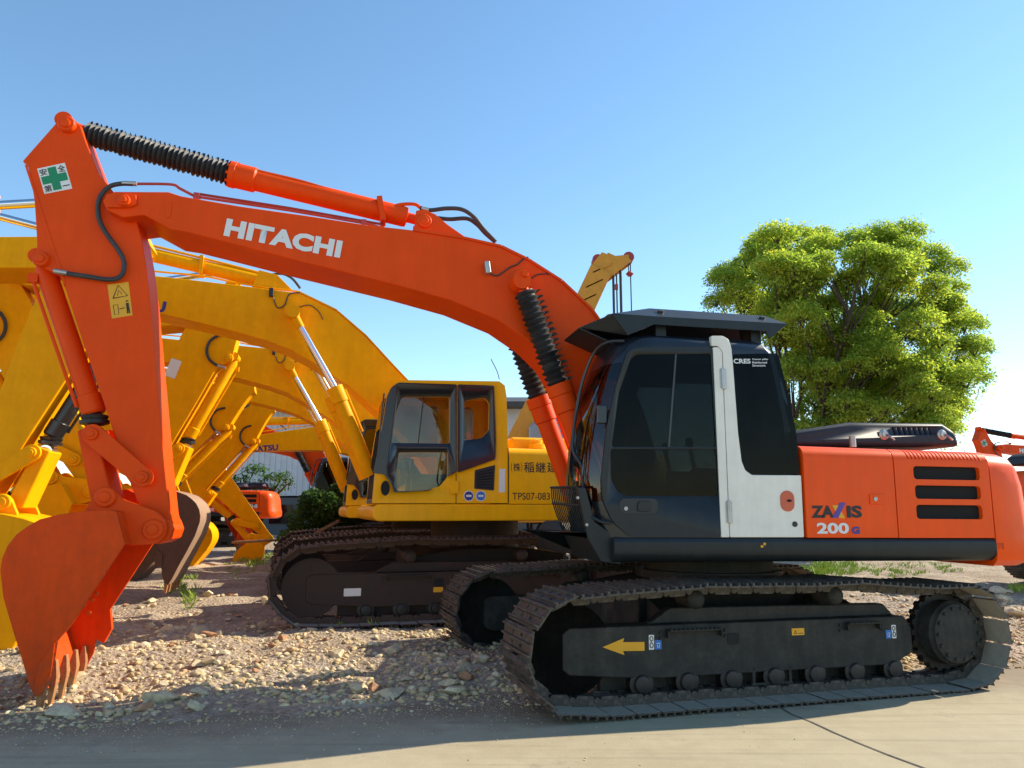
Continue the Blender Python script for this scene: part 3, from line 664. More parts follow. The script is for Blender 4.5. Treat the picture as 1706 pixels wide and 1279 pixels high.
# ---- cab
YC = 1.32
fpts = [(945, 893), (936, 840), (934, 811), (936, 775), (945, 713), (962, 655), (979, 607), (990, 585), (1004, 569), (1022, 560)]
fr_ = [P(a, b_, .45) for a, b_ in fpts]; zs_ = [q[1] for q in fr_]
rear = [P(*q, YC) for q in ((1341, 896), (1335, 792), (1327, 706), (1313, 638), (1302, 590), (1294, 573), (1284, 565), (1262, 559))]
def interp(tab, z):
    tab = sorted(tab, key=lambda q: q[1])
    if z <= tab[0][1]: return tab[0][0]
    for a, b_ in zip(tab, tab[1:]):
        if z <= b_[1]: return a[0] + (b_[0] - a[0]) * (z - a[1]) / (b_[1] - a[1])
    return tab[-1][0]
zroof = P(1150, 560, YC - .06)[1]; zcab0 = zt + .003
zl = [zcab0, zcab0 + .12, 1.55, 1.75, 2.0, 2.25, 2.45, 2.6, 2.70, zroof - .12, zroof - .05, zroof - .015, zroof]
def cabring(z):
    k = max(0, (z - (zroof - .12)) / .12); ins = .10 * (1 - math.sqrt(max(0, 1 - k * k)))
    xf = interp(fr_, min(z, zs_[-1])) - ins * .5; xr = interp(rear, z) + ins; yo = YC - ins; yi = .36 + ins; rc = .30
    pts = [(xr + .12, yo)] + [(xf - rc + rc * math.sin(R(a)), yo - rc + rc * math.cos(R(a))) for a in (0, 18, 36, 54, 72, 90)]
    pts += [(xf, .70), (xf - .05, yi + .06), (xf - .16, yi), (xr + .12, yi), (xr, yi + .12), (xr, yo - .12)]
    return [(x, y, z) for x, y in pts]
def cabmi(k, i):
    return 1 if 2 <= k <= 7 and i in (2, 3, 4, 5, 6) else (1 if k in (1,) and i in (4, 5, 6) else 0)
m = MB(); m.loft([cabring(z) for z in zl], mi=cabmi)
m.bm.faces.ensure_lookup_table(); n_ = len(cabring(1.5)); bmesh.ops.delete(m.bm, geom=[m.bm.faces[k * n_] for k in range(1, 8)] + [m.bm.faces[k * n_ + 9] for k in range(3, 8)], context='FACES')
cab = m.obj('cab', [BLACK, CLEAR], hx)
xs_ = P(1190, 800, .85)[0]
m = MB(); m.box((xs_, .85, 1.66), (.50, .50, .16)); m.box((xs_ - .27, .85, 2.0), (.13, .48, .66), Matrix.Rotation(-.14, 3, 'Y')); m.box((xs_ - .33, .85, 2.43), (.09, .28, .20)); m.obj('seat', SEATM, cab, .04, seg=3)
for y in (1.12, .58):
    m = MB(); m.box((xs_ + .08, y, 1.72), (.5, .13, .24)); m.obj('armrest', PLASTIC, cab, .03)
    m = MB(); m.tube([(xs_ + .3, y, 1.8), (xs_ + .34, y, 2.02)], .02, 8); m.lathe((xs_ + .34, y, 2.0), (xs_ + .35, y, 2.1), [(0, .02), (.03, .032), (.08, .034), (.1, .015)], 12); m.obj('lever', PLASTIC, cab)
m = MB(); m.box((xs_ + .72, .52, 2.0), (.07, .20, .26)); m.obj('monitor', PLASTIC, cab, .02)
m = MB(); m.box((xs_ - .25, .85, zcab0 + .13), (1.3, .86, .03)); m.obj('cab_floor', PLASTIC, cab)
m = MB(); q_ = [(interp(fr_, z) - .17, z) for z in (1.58, 2.0, 2.5, 2.78)] + [(interp(rear, z) + .14, z) for z in (2.78, 2.2, 1.58)]; m.prism(q_, .362, .370); m.obj('right_window', CLEAR, cab)
def panel(name, pts, y0, y1, mt, parent, rnd_=0, bev=.004):
    q = PL(pts, y1)
    if rnd_: q = roundpoly(q, rnd_)
    m = MB(); m.prism(q, y0, y1); return m.obj(name, mt, parent, bev)
door = panel('door', [(1045, 586), (1060, 579), (1187, 577), (1202, 895), (1050, 895), (1020, 868), (1004, 832), (1002, 800), (1012, 706), (1027, 640)], YC - .02, YC + .016, GREYP, hx, .05, .006)
W1 = [(1051, 597), (1062, 590), (1185, 589), (1194, 744), (1019, 744), (1031, 655)]; W2 = [(1017, 748), (1195, 748), (1198, 826), (1043, 826), (1028, 818), (1018, 798)]
door.modifiers.clear(); c = MB()
for g_ in (W1, W2): c.prism(roundpoly(PL(g_, YC + .02), .03), YC - .1, YC + .1)
cut(door, c)
panel('window', [(1051, 597), (1062, 590), (1185, 589), (1194, 744), (1019, 744), (1031, 655)], YC - .004, YC + .004, TINT, door, .03, 0)
panel('window', [(1017, 748), (1195, 748), (1198, 826), (1043, 826), (1028, 818), (1018, 798)], YC - .004, YC + .004, TINT, door, .03, 0)
panel('glass_reflection', [(1125, 590), (1127.5, 590), (1116, 744), (1113, 744)], YC + .005, YC + .012, mat('pale reflection', (.05, .055, .06), .5), door, 0, 0)  # pale reflected line in the door glass, painted as a thin strip
panel('sunshade_image', [(1050, 600), (1122, 596), (1120, 646), (1033, 644)], YC - .03, YC - .026, mat('sunshade reflection film', (.012, .016, .017), .15, spec=.2), door, .02, 0)  # faint reflection of a sunshade, painted as a dark film at the pane
hd = panel('handle_recess', [(1032, 830), (1096, 830), (1096, 856), (1032, 856)], YC + .01, YC + .021, PLASTIC, door, .05, .003)
panel('handle', [(1064, 834), (1086, 835), (1086, 852), (1062, 852)], YC + .015, YC + .034, GREYP, door, .03, .005)
m = MB(); q = P(1041, 847, YC); m.cyl((q[0], YC + .01, q[1]), (q[0], YC + .03, q[1]), .016, n=14); m.obj('lock', STEEL, door)
panel('hinge_strip', [(1188, 578), (1197, 578), (1203, 586), (1205, 640), (1215.5, 895), (1202, 895)], YC, YC + .024, WHITE, door, .01, .005)
for (py0, py1, px) in ((613, 648, 1204), (834, 872, 1214)):
    q0, q1 = P(px, py0, YC + .03), P(px + 2, py1, YC + .03); m = MB(); m.cyl((q0[0], YC + .03, q0[1]), (q1[0], YC + .03, q1[1]), .017, n=12); m.box(((q0[0] + q1[0]) / 2, YC + .022, (q0[1] + q1[1]) / 2), (.06, .012, abs(q0[1] - q1[1]) * .9)); m.obj('hinge', STEEL, door, .003)
pil = panel('rear_side_panel', [(1185, 559), (1204, 559), (1214, 565), (1219, 580), (1222, 612), (1230, 720), (1236, 768), (1242, 783), (1253, 791), (1335, 791.5), (1340, 895), (1216.5, 895), (1206, 640), (1204, 586), (1196, 576), (1186, 576)], YC - .03, YC + .02, WHITE, hx, .012, .006)
rw = panel('rear_side_window', [(1221, 590), (1296, 588), (1313, 655), (1327, 724), (1332, 790), (1253, 790), (1242, 782), (1236.5, 768), (1230.5, 720), (1222.5, 612)], YC + .004, YC + .012, TINT, cab, .02, 0)
T('CRES', (1222, 605.5), (1250.5, 605.5), 8, rw, DECALW, YC + .012, .03)
for k, s in enumerate(('Center pillar', 'Reinforced', 'Structure')):
    T(s, (1253, 600.5 + k * 5), (1280 - k * 2.5, 600.5 + k * 5), 3.6, rw, DECALW, YC + .012, .02)
m = MB(); q0, q1 = P(1299, 817, YC + .02), P(1324, 852, YC + .02); m.prism(rrect(q0[0], q0[1], q1[0], q1[1], .06, 6), YC + .019, YC + .026); ov = m.obj('lock_cover', mat('faded orange plastic', (.60, .11, .045), .5, dirt=.2), pil, .003)
q = P(1312, 834, YC); m = MB(); m.cyl((q[0], YC + .024, q[1]), (q[0], YC + .032, q[1]), .012, n=10); m.box((q[0], YC + .027, q[1]), (.045, .004, .012)); m.obj('lock', DARK, pil)
q = P(1322, 873, YC); m = MB(); m.lathe((q[0], YC + .019, q[1]), (q[0], YC + 1, q[1]), [(0, .024), (.008, .022), (.009, .01)], 16); m.obj('plug', PLASTIC, pil)
m = MB(); q0, q1 = P(1267, 904, YS), P(1276, 912, YS); m.prism([(q0[0], q0[1]), (q1[0], q0[1]), (q1[0], q1[1]), (q0[0], q1[1])], YS - .0, YS + .003); st = m.obj('deck_sticker', DECALY, hx)
m = MB(); cx_, cz_ = (q0[0] + q1[0]) / 2, (q0[1] + q1[1]) / 2; m.prism([(q0[0], q0[1]), (cx_, q0[1]), (cx_, cz_), (q0[0], cz_)], YS + .002, YS + .005); m.prism([(cx_, cz_), (q1[0], cz_), (q1[0], q1[1]), (cx_, q1[1])], YS + .002, YS + .005); m.obj('sticker_mark', DECALK, hx)
# rail tube running down the front corner
def P3(pts, y): return [PV(a, b_, y) for a, b_ in pts]
m = MB(); m.tube([PV(1040, 568, 1.25), PV(1012, 570, 1.2), PV(988, 590, 1.08), PV(968, 645, 1.0), PV(956, 713, .98), PV(955, 750, 1.0), PV(969, 775, 1.06), PV(972, 800, 1.1), PV(972, 830, 1.16), PV(981, 855, 1.24), PV(1000, 868, 1.30), PV(1017, 871, 1.33)], .014, 10); m.obj('grab_rail', BLACK, hx)
# slatted window guard low in front
m = MB()
for k in range(15):
    t = k / 14; y = .45 + .75 * t
    a, b_, c_ = PV(919 + 40 * t, 813 - 1 * t, y), PV(921 + 46 * t, 838 + 12 * t, y), PV(938 + 38 * t, 885 + 4 * t, y)
    m.tube([a, b_, c_], .006, 5, 3)
for q0, q1 in (((918, 812), (960, 811)), ((921, 838), (966, 842)), ((936, 886), (977, 889))):
    m.tube([PV(*q0, .43), PV(*q1, 1.22)], .012, 6, 0)
m.obj('window_guard', GREYP, hx)
m = MB(); m.prism(PL([(960, 811), (975, 812), (990, 868), (1040, 905), (1031, 940), (1000, 936), (978, 895)], 1.25), 1.20, 1.27); m.prism(PL([(940, 888), (978, 889), (1000, 936), (1032, 941), (1040, 905), (1000, 896)], 1.2), .40, 1.24); m.obj('front_bracket', GREYP, hx, .01)
for px, py in ((962, 829), (977, 874)): m = MB(); q = P(px, py, 1.27); m.cyl((q[0], 1.26, q[1]), (q[0], 1.285, q[1]), .012, n=8); m.obj('bolt', STEEL, hx)
# mirror / lamp seen through the front glass edge
m = MB(); q = PV(1003, 690, 1.30); m.box(q, (.09, .03, .16)); m.obj('mirror', BLACK, hx, .02, seg=3)
# ---- roof guard
m = MB(); yg = 1.26
A_ = PL([(1020, 523), (1312, 539), (1282, 564), (1276, 551), (1106, 541), (1090, 540), (1046, 558)], yg)
m.prism(A_, yg - .012, yg)
A2 = [(a, b_ ) for a, b_ in A_]; m.prism(A2, .42, .432)
top = [P(1020, 521, yg), P(1091, 521, yg), P(1311, 538.5, yg)]
zt0 = max(q[1] for q in top)
def gv(px, py, y): return PV(px, py, y)
n1, n2, n3 = gv(1020, 522, yg), gv(1095, 527, yg), gv(1312, 539, yg)
zq = gv(1093, 514, 1.08).z
c1, c2, c3 = Vector((n1.x - .02, 1.08, n1.z + .04)), Vector((n2.x, 1.08, zq)), Vector((n3.x + .12, 1.08, gv(1292, 527, 1.08).z))
d1, d2, d3 = [Vector((v.x, .60, v.z)) for v in (c1, c2, c3)]; e1, e2, e3 = [Vector((v.x, .42, v.z)) for v in (n1, n2, n3)]
for r0, r1 in (((n1, n2, n3), (c1, c2, c3)), ((c1, c2, c3), (d1, d2, d3)), ((d1, d2, d3), (e1, e2, e3))):
    for i in range(2):
        for dz in (0, -.012):
            o_ = Vector((0, 0, dz)); m.poly([r0[i] + o_, r0[i + 1] + o_, r1[i + 1] + o_, r1[i] + o_])
m.poly([n3, c3, d3, e3]); m.poly([n1, c1, d1, e1])
gd = m.obj('roof_guard', GREYP, hx)
m = MB()                                                           # sloping louvred visor
tipn, tipf = gv(962, 556, 1.12), gv(939, 567, .52); f1 = n1 + Vector((.0, -.02, 0)); f2 = e1
ntip, ftip = Vector((tipf.x, 1.05, tipf.z)), Vector((tipf.x, .55, tipf.z))
fr0 = .16
for t0, t1 in ((0, .22), (.30, .36), (.44, .50), (.58, .64), (.72, .78), (.86, 1.0)):
    a, b_ = f1.lerp(ntip, t0), f2.lerp(ftip, t0); c_, d_ = f1.lerp(ntip, t1), f2.lerp(ftip, t1)
    m.loft([[a, c_, c_ - Vector((0, 0, .012)), a - Vector((0, 0, .012))], [b_, d_, d_ - Vector((0, 0, .012)), b_ - Vector((0, 0, .012))]])
sdn = gv(1046, 558, 1.2)
for a, b_, c_, sy in ((f1, ntip, sdn, 1), (f2, ftip, Vector((sdn.x, .45, sdn.z)), -1)):
    m.loft([[a, b_, c_], [a - Vector((0, .012 * sy, 0)), b_ - Vector((0, .012 * sy, 0)), c_ - Vector((0, .012 * sy, 0))]])
for k in range(4):
    t = k / 4 + .02; m.loft([[f1.lerp(f2, t), f1.lerp(f2, t + .05), ntip.lerp(ftip, t + .05), ntip.lerp(ftip, t)], [q - Vector((0, 0, .01)) for q in (f1.lerp(f2, t), f1.lerp(f2, t + .05), ntip.lerp(ftip, t + .05), ntip.lerp(ftip, t))]])
m.loft([[ntip, ftip, Vector((sdn.x + .05, .55, sdn.z - .05)), Vector((sdn.x + .05, 1.05, sdn.z - .05))], [q - Vector((.0, 0, .012)) for q in (ntip, ftip, Vector((sdn.x + .05, .55, sdn.z - .05)), Vector((sdn.x + .05, 1.05, sdn.z - .05)))]])
m.obj('visor', GREYP, gd)
for px in (1100, 1258):
    q = P(px, 556, 1.15)
    for y in (1.12, .5): m = MB(); m.box((q[0], y, zroof + .06), (.10, .10, .16)); m.obj('guard_mount', GREYP, gd, .01)
for px, py in ((1101, 519), (1270, 529)):
    q = gv(px, py, 1.16); m = MB(); m.lathe(q, q + Vector((0, .5, .87)), [(-.02, .028), (.012, .026), (.013, .01)], 14); m.obj('bolt', PLASTIC, gd)
#SECTION: front attachment
# ---- boom
YB_ = .30
up_ = [(172, 337), (178, 324), (192, 318.5), (280, 319), (302, 326), (400, 343), (520, 360), (610, 374), (690, 383), (775, 397), (835, 411), (880, 433), (935, 468), (985, 515), (1030, 580), (1075, 690), (1095, 760)]
lo_ = [(1082, 790), (1055, 800), (1035, 780), (1000, 740), (965, 705), (940, 655), (912, 614), (880, 585), (830, 553), (750, 522), (655, 497), (490, 459), (400, 437), (312, 416), (285, 412), (240, 389), (205, 362), (178, 349)]
lo_ = [(a, b_ - (850 - b_) * .068 if b_ > 380 and a < 960 else b_) for a, b_ in lo_]
ol = PL(up_ + lo_, YB_)
m = MB(); m.prism(ol, YB_, -YB_)
boom = m.obj('boom', ORANGE, hx, .012)
m = MB(); m.prism(PL([(173, 337), (180, 325), (200, 322), (228, 326), (229, 342), (215, 347), (180, 347)], YB_), YB_ - .002, YB_ + .03); m.obj('pivot_boss', ORANGE, boom, .006); m = MB(); m.prism(PL([(173, 337), (180, 325), (200, 322), (228, 326), (229, 342), (215, 347), (180, 347)], YB_), -YB_ - .03, -YB_ + .002); m.obj('pivot_boss', ORANGE, boom, .006)
q = P(209, 337, YB_); m = MB(); m.pin(q[0], q[1], YB_ + .02, .055, .05); m.obj('pivot_pin', ORANGE, boom)
TH = q
# top plate lip and seams
def edge_strip(pts, w_, y0, y1, name, mt, parent):
    q = PL(pts, y1); m = MB()
    for a, b_ in zip(q, q[1:]):
        d = (Vector(b_) - Vector(a)).normalized(); n_ = Vector((-d.y, d.x)) * w_
        if n_.y < 0: n_ = -n_
        m.prism([a, b_, (b_[0] + n_.x, b_[1] + n_.y), (a[0] + n_.x, a[1] + n_.y)], y0, y1)
    return m.obj(name, mt, parent)
edge_strip([(690, 384), (775, 397.5), (835, 411), (880, 433), (935, 468), (985, 515), (1020, 565)], .022, -YB_ - .02, YB_ + .02, 'top_flange', ORANGE, boom)
m = MB(); m.prism(PL([(275, 338), (287, 336), (284, 362), (277, 364)], YB_), YB_ - .001, YB_ + .008); m.obj('weld_plate', ORANGE, boom, .003)
T('HITACHI', (372, 392.5), (566, 430), 30, boom, DECALW, YB_, .055, spacing=1.05)
qa = P(866, 468, YB_)
m = MB(); m.pin(qa[0], qa[1], YB_, .105, .03); m.pin(qa[0], qa[1], YB_ + .02, .062, .16); m.obj('cylinder_pin', ORANGE, boom)
# work lamp with its cable
m = MB(); qv = PV(812, 446, YB_ + .06); m.box(qv, (.05, .07, .12), Matrix.Rotation(.15, 3, 'Y')); lamp = m.obj('work_lamp', STEEL, boom, .01)
m = MB(); m.tube(P3([(817, 456), (828, 459), (840, 452), (850, 445), (862, 440), (872, 431), (880, 428)], YB_ + .012), .007, 6); m.tube(P3([(880, 470), (893, 458), (915, 456), (928, 462)], YB_ + .012), .006, 6); m.obj('cable', HOSE, boom)
# pipes along the top
m = MB(); m.tube(P3([(226, 306), (285, 307), (300, 314), (325, 327)], .2), .013, 8); m.tube([PV(325, 327, .2), PV(480, 350, .2), PV(610, 372, .2), PV(640, 380, .2)], .013, 8, 0)
m.tube([PV(325, 322, .05), PV(480, 346, .05), PV(640, 374, .05)], .013, 8, 0)
for px, py in ((328, 328), (606, 372)): m.box(PV(px, py + 3, .18), (.05, .08, .09))
m.tube(P3([(700, 389), (775, 399), (800, 403), (835, 413), (880, 436), (935, 472), (990, 522)], YB_ - .04), .02, 8)
m.obj('hydraulic_pipe', mat('deep red pipe paint', (.40, .035, .02), .4, coat=.2), boom)
# ---- arm cylinder
def hose(pts, r, parent, mt=HOSE, name='hose'):
    m = MB(); m.tube(pts, r, 9); return m.obj(name, mt, parent)
pA, pB, pC, pD, pE = PV(112, 207, 0), PV(142, 222, 0), PV(384, 290, 0), PV(672, 362, 0), PV(707, 369, 0)
m = MB(); d = (pE - pC).normalized(); L_ = (pD - pC).length
m.lathe(pC, pE, [(0, .10), (.0, .125), (.05, .125), (.055, .118), (.23, .118), (.245, .100), (L_, .100), (L_ + .03, .095), (L_ + .04, .05), ((pE - pC).length, .05)], 28)
for t in np.arange(0, 6.28, .7): 
    u = d.orthogonal().normalized(); w_ = d.cross(u); o_ = u * math.cos(t) * .11 + w_ * math.sin(t) * .11; m.cyl(pC + o_ - d * .02, pC + o_ + d * .07, .014, n=6)
m.lathe(pE + Vector((0, -.12, 0)), pE + Vector((0, .12, 0)), [(0, .07), (.24, .07)], 20)
acyl = m.obj('arm_cylinder', ORANGE, hx)
m = MB(); m.cyl(pA, pB + (pC - pB) * .1, .05, n=16); m.lathe(pA + Vector((0, -.1, 0)), pA + Vector((0, .1, 0)), [(0, .075), (.2, .075)], 20); m.obj('rod', ORANGE, acyl)
m = MB(); bellows(m, pB, pC, .098, 30, .22, 3); m.obj('dust_boot', RUBBER, acyl)
m = MB(); m.tube([PV(388, 274, .06), PV(440, 287, .06), PV(520, 307, .06), PV(632, 345, .06)], .016, 8); m.tube([PV(632, 350, .06), PV(650, 349, .06), PV(665, 341, .06), PV(690, 340, .06), PV(700, 346, .06)], .018, 8); m.box(PV(635, 352, .04), (.05, .2, .24), Matrix.Rotation(.2, 3, 'Y')); m.obj('cylinder_pipe', ORANGE, acyl)
m = MB()
m.prism(PL([(690, 385), (693, 352), (705, 350), (725, 358), (745, 375), (775, 396)], .2), -.225, -.175); m.obj('cylinder_bracket', ORANGE, boom, .006); m = MB()
m.prism(PL([(690, 385), (693, 352), (705, 350), (725, 358), (745, 375), (775, 396)], .2), .175, .225)
q = P(707, 369, .22); m.pin(q[0], q[1], .22, .07, .03); m.obj('cylinder_bracket', ORANGE, boom, .006)
hose([PV(700, 346, .06), PV(716, 350, .06), PV(745, 347, .06), PV(770, 349, .06), PV(790, 362, .06), PV(806, 382, .06), PV(826, 403, .06)], .021, acyl)
hose([PV(728, 363, -.04), PV(750, 365, -.04), PV(778, 364, -.04), PV(795, 374, -.04), PV(808, 388, -.04), PV(824, 402, -.04)], .021, acyl)
m = MB(); m.cyl(PV(702, 347, .06), PV(714, 350, .06), .024, n=10); m.obj('hose_fitting', STEEL, acyl)
# ---- two boom cylinders
for y in (.43, -.43):
    a, b_, c_ = PV(867, 470, .43), PV(874, 486, .43), PV(930, 640, .43); dirn = (c_ - b_).normalized(); e_ = c_ + dirn * 1.45
    for v_ in (a, b_, c_, e_): v_.y = y
    m = MB(); m.lathe(c_, e_, [(0, .09), (0, .125), (.10, .125), (.11, .115), (.26, .115), (.27, .098), (1.45, .098)], 26)
    bc = m.obj('boom_cylinder', ORANGE, hx)
    m = MB(); m.cyl(a, b_ + dirn * .1, .05, n=16); sgn = 1 if y > 0 else -1
    m.lathe(a - Vector((0, .09, 0)), a + Vector((0, .09, 0)), [(0, .085), (.18, .085)], 22); m.obj('rod', ORANGE, bc)
    m = MB(); bellows(m, b_, c_, .098, 17, .42, 9 + int(y > 0)); m.lathe(b_, c_, [(0, .08), (.06, .085), (.06, .07)], 18); m.obj('dust_boot', RUBBER, bc)
    m = MB(); off = Vector((-.12, 0, .06)); m.tube([c_ + dirn * .15 + off, c_ + dirn * .7 + off, c_ + dirn * 1.3 + off], .018, 8); m.obj('cylinder_pipe', ORANGE, bc)
# ---- arm, bucket cylinder, links, bucket: drawn round the arm pivot so yellow machines can carry the same parts
YA = .17
def A2(px, py, y):
    x, z = P(px, py, y); return (x - TH[0], z - TH[1])
def AL(pts, y): return [A2(a, b_, y) for a, b_ in pts]
def AV(px, py, y):
    x, z = A2(px, py, y); return Vector((x, y, z))
ARM_OL = [(97, 200), (104, 196), (114, 195), (125, 200), (134, 209), (143, 235), (165, 290), (188, 318), (225, 358), (235, 395), (243, 440), (250, 500), (258, 590), (267, 690), (275, 780), (283, 855), (287, 872), (284, 888), (272, 900), (256, 903), (244, 895), (239, 876), (232, 845), (215, 800), (199, 752), (174, 674), (141, 580), (108, 480), (98, 455), (84, 452), (66, 442), (60, 430), (61, 405), (60, 380), (57, 335), (51, 295), (46, 276), (37, 268)]
def make_arm(paint, bpaint, backm, pinm, cylm, lightname):
    """returns the list of part objects, each drawn about the arm pivot"""
    out = []
    m = MB(); m.prism(AL(ARM_OL, YA), YA, -YA)
    m.prism(AL([(240, 870), (262, 862), (284, 866), (290, 882), (284, 898), (268, 906), (250, 902)], YA), .24, -.24)
    arm = m.obj('arm', paint, None, .010); out.append(arm)
    m = MB(); m.prism(AL([(41, 274), (46, 276), (110, 470), (107, 478)], YA), YA, YA + .006); m.obj('stiffener', paint, arm, .002)
    m = MB()
    for px, py, r in ((113, 209, .075), (70, 433, .068), (238, 795, .055)):
        q = A2(px, py, YA)
        for s_ in (1, -1): m.pin(q[0], q[1], s_ * YA, r, s_ * .05)
    m.obj('pin_boss', pinm, arm)
    if paint is not ORANGE:
        for s_ in (1, -1):
            m = MB(); m.tube([AV(a_, b__, s_ * (YA + .03)) for a_, b__ in ((138, 392), (162, 412), (168, 440), (155, 466), (128, 480), (104, 484))], .022, 8); m.obj('hose', HOSE, arm)
            m = MB(); m.cyl(AV(126, 481, s_ * (YA + .03)), AV(100, 484, s_ * (YA + .03)), .024, n=10); m.obj('hose_fitting', STEEL, arm)
    # bucket cylinder
    a, b_, c_ = AV(70, 433, 0), AV(158, 690, 0), AV(157, 722, 0); d = (b_ - a).normalized(); n_ = Vector((d.z, 0, -d.x))
    m = MB(); L_ = (b_ - a).length; m.lathe(a, b_, [(.02, .05), (.1, .085), (L_ - .18, .085), (L_ - .17, .10), (L_ - .02, .10), (L_, .085)], 24)
    m.lathe(a + Vector((0, -YA + .03, 0)), a + Vector((0, YA - .03, 0)), [(0, .065), (2 * YA - .06, .065)], 18); bcy = m.obj('bucket_cylinder', cylm, None); out.append(bcy)
    m = MB(); s_ = 1 if n_.x > 0 else -1; o_ = n_ * s_ * .11 + Vector((0, .05, 0)); m.tube([a + d * .14 + o_, a + d * .6 + o_, a + d * (L_ - .1) + o_ * .95], .016, 8); m.box(a + d * .16 + o_ * .9, (.08, .06, .08)); m.obj('cylinder_pipe', cylm, bcy)
    m = MB(); m.lathe(b_, c_, [(0, .07), (.015, .115), (.05, .10), (.055, .12), (.085, .118), (.10, .07)], 20); m.obj('dust_boot', RUBBER, bcy)
    m = MB(); m.cyl(b_, c_, .04, n=14); m.lathe(c_ - Vector((0, .09, 0)), c_ + Vector((0, .09, 0)), [(0, .07), (.18, .07)], 18); m.obj('rod', CHROME if cylm is not ORANGE else paint, bcy)
    # links
    def bar(p, q, w0, w1, y0, y1, name):
        p, q = Vector(p), Vector(q); d = (q - p).normalized(); n2_ = Vector((-d.y, d.x)); pts = []
        for k in range(9): t = R(90 + 180 * k / 8); pts.append(tuple(p + (d * math.cos(t) + n2_ * math.sin(t)) * w0))
        for k in range(9): t = R(-90 + 180 * k / 8); pts.append(tuple(q + (d * math.cos(t) + n2_ * math.sin(t)) * w1))
        m = MB(); m.prism(pts, y0, y1)
        for x_, r_ in ((p, w0), (q, w1)):
            sg = 1 if y1 > 0 else -1
            m.pin(x_.x, x_.y, y1, r_ * .62, sg * .03)
        o = m.obj(name, paint, None, .006); out.append(o); return o
    for s_ in (1, -1):
        bar(A2(154, 723, .25), A2(238, 795, .25), .085, .08, s_ * .215, s_ * .262, 'guide_link')
    m = MB(); p, q = Vector(A2(157, 724, 0)), Vector(A2(179, 826, 0)); d2 = (q - p).normalized(); n2_ = Vector((-d2.y, d2.x))
    m.prism([tuple(p + n2_ * .075 - d2 * .04), tuple(p - n2_ * .075 - d2 * .04), tuple(q - n2_ * .085 + d2 * .05), tuple(q + n2_ * .085 + d2 * .05)], -.19, .19); out.append(m.obj('bucket_link', paint, None, .02))
    # bucket
    W = .50
    prof = [(208, 906), (194, 852), (185, 850), (140, 851), (98, 857), (66, 865), (45, 877), (27, 890), (12, 909), (3, 930), (0, 950), (5, 995), (21, 1050), (36, 1098), (48, 1140), (56, 1160)]
    pr = AL(prof, W); inner = []
    side = pr + AL([(70, 1154), (86, 1125), (95, 1068), (118, 1042)], W)
    pv_ = [Vector(p) for p in pr]; cx_ = Vector(A2(110, 960, W))
    thick = .03; ib = []
    for i, p in enumerate(pv_):
        t = (pv_[min(i + 1, len(pv_) - 1)] - pv_[max(i - 1, 0)]).normalized(); n2_ = Vector((-t.y, t.x))
        if n2_.dot(cx_ - p) < 0: n2_ = -n2_
        ib.append(p + n2_ * thick)
    m = MB(); sh = [tuple(p) for p in pv_] + [tuple(p) for p in ib[::-1]]
    m.mi = 1; m.prism(sh, W - .004, -W + .004); m.mi = 0
    for s_ in (1, -1): m.prism(side, s_ * W, s_ * (W - .03))
    m.prism(AL([(119, 1041), (122, 1078), (106, 1106), (88, 1098), (97, 1060)], W), -W + .031, -W - .02)
    # side cutters with bolts, lip plate
    for s_ in (1,):
        m.prism(AL([(86, 1125), (68, 1157), (58, 1158), (64, 1110), (93, 1070)], W), s_ * (W - .0005), s_ * (W + .022))
        for px, py in ((150, 1000), (158, 990), (136, 1010), (145, 1022)):
            q = A2(px, py, W); m.cyl((q[0], s_ * (W - .04), q[1]), (q[0], s_ * (W - .055), q[1]), .018, n=8)
    bk = m.obj('bucket', [bpaint, backm], None, .005); out.append(bk)
    m = MB(); ear = roundpoly(AL([(139, 853), (150, 838), (163, 818), (178, 810), (192, 818), (205, 832), (240, 844), (262, 852), (277, 870), (277, 890), (262, 905), (238, 908), (210, 908), (196, 862)], .3), .03, 3)
    for s_ in (1, -1):
        m.prism(ear, s_ * .255, s_ * .315)
        for px, py, r in ((177, 828, .085), (256, 882, .085)):
            q = A2(px, py, .3); m.pin(q[0], q[1], s_ * .31, r, s_ * .035)
    m.prism(AL([(200, 845), (208, 906), (225, 908), (215, 850)], .3), -.26, .26)
    m.obj('bucket_ear', paint, bk, .006)
    e0 = Vector(A2(66, 1146, W)); dt = (Vector(A2(60, 1194, W)) - e0).normalized(); nn = Vector((-dt.y, dt.x))
    for k in range(5):
        y = W - .05 - (2 * W - .1) * k / 4; m = MB()
        def tp(u_, v_, yy): v2 = e0 + dt * u_ + nn * v_; return (v2.x, yy, v2.y)
        m.loft([[tp(-.16, -.012, y - .025), tp(-.16, .012, y - .025), tp(-.16, .012, y + .025), tp(-.16, -.012, y + .025)],
                [tp(-.03, -.035, y - .04), tp(-.03, .035, y - .04), tp(-.03, .035, y + .04), tp(-.03, -.035, y + .04)],
                [tp(.03, -.03, y - .034), tp(.03, .03, y - .034), tp(.03, .03, y + .034), tp(.03, -.03, y + .034)],
                [tp(.19, -.012, y - .03), tp(.19, .012, y - .03), tp(.19, .012, y + .03), tp(.19, -.012, y + .03)]])
        m.obj('tooth', TOOTH, bk, .006)
    return out
def put_arm(parts, root, T_, ang, first=True):
    for o in parts:
        c = o if first else copy_tree(o)
        c.parent = root; c.location = (T_[0], 0, T_[1]); c.rotation_euler = (0, ang, 0)
hparts = make_arm(ORANGE, BUCKOR, BUCKOR, ORANGE, ORANGE, 'x')
put_arm(hparts, hx, TH, 0)
arm = hparts[0]
def sheet(name, pts, y, mt, parent, d=.002):
    m = MB(); m.prism(AL(pts, y), y, y + d); return m.obj(name, mt, parent, 0, False)
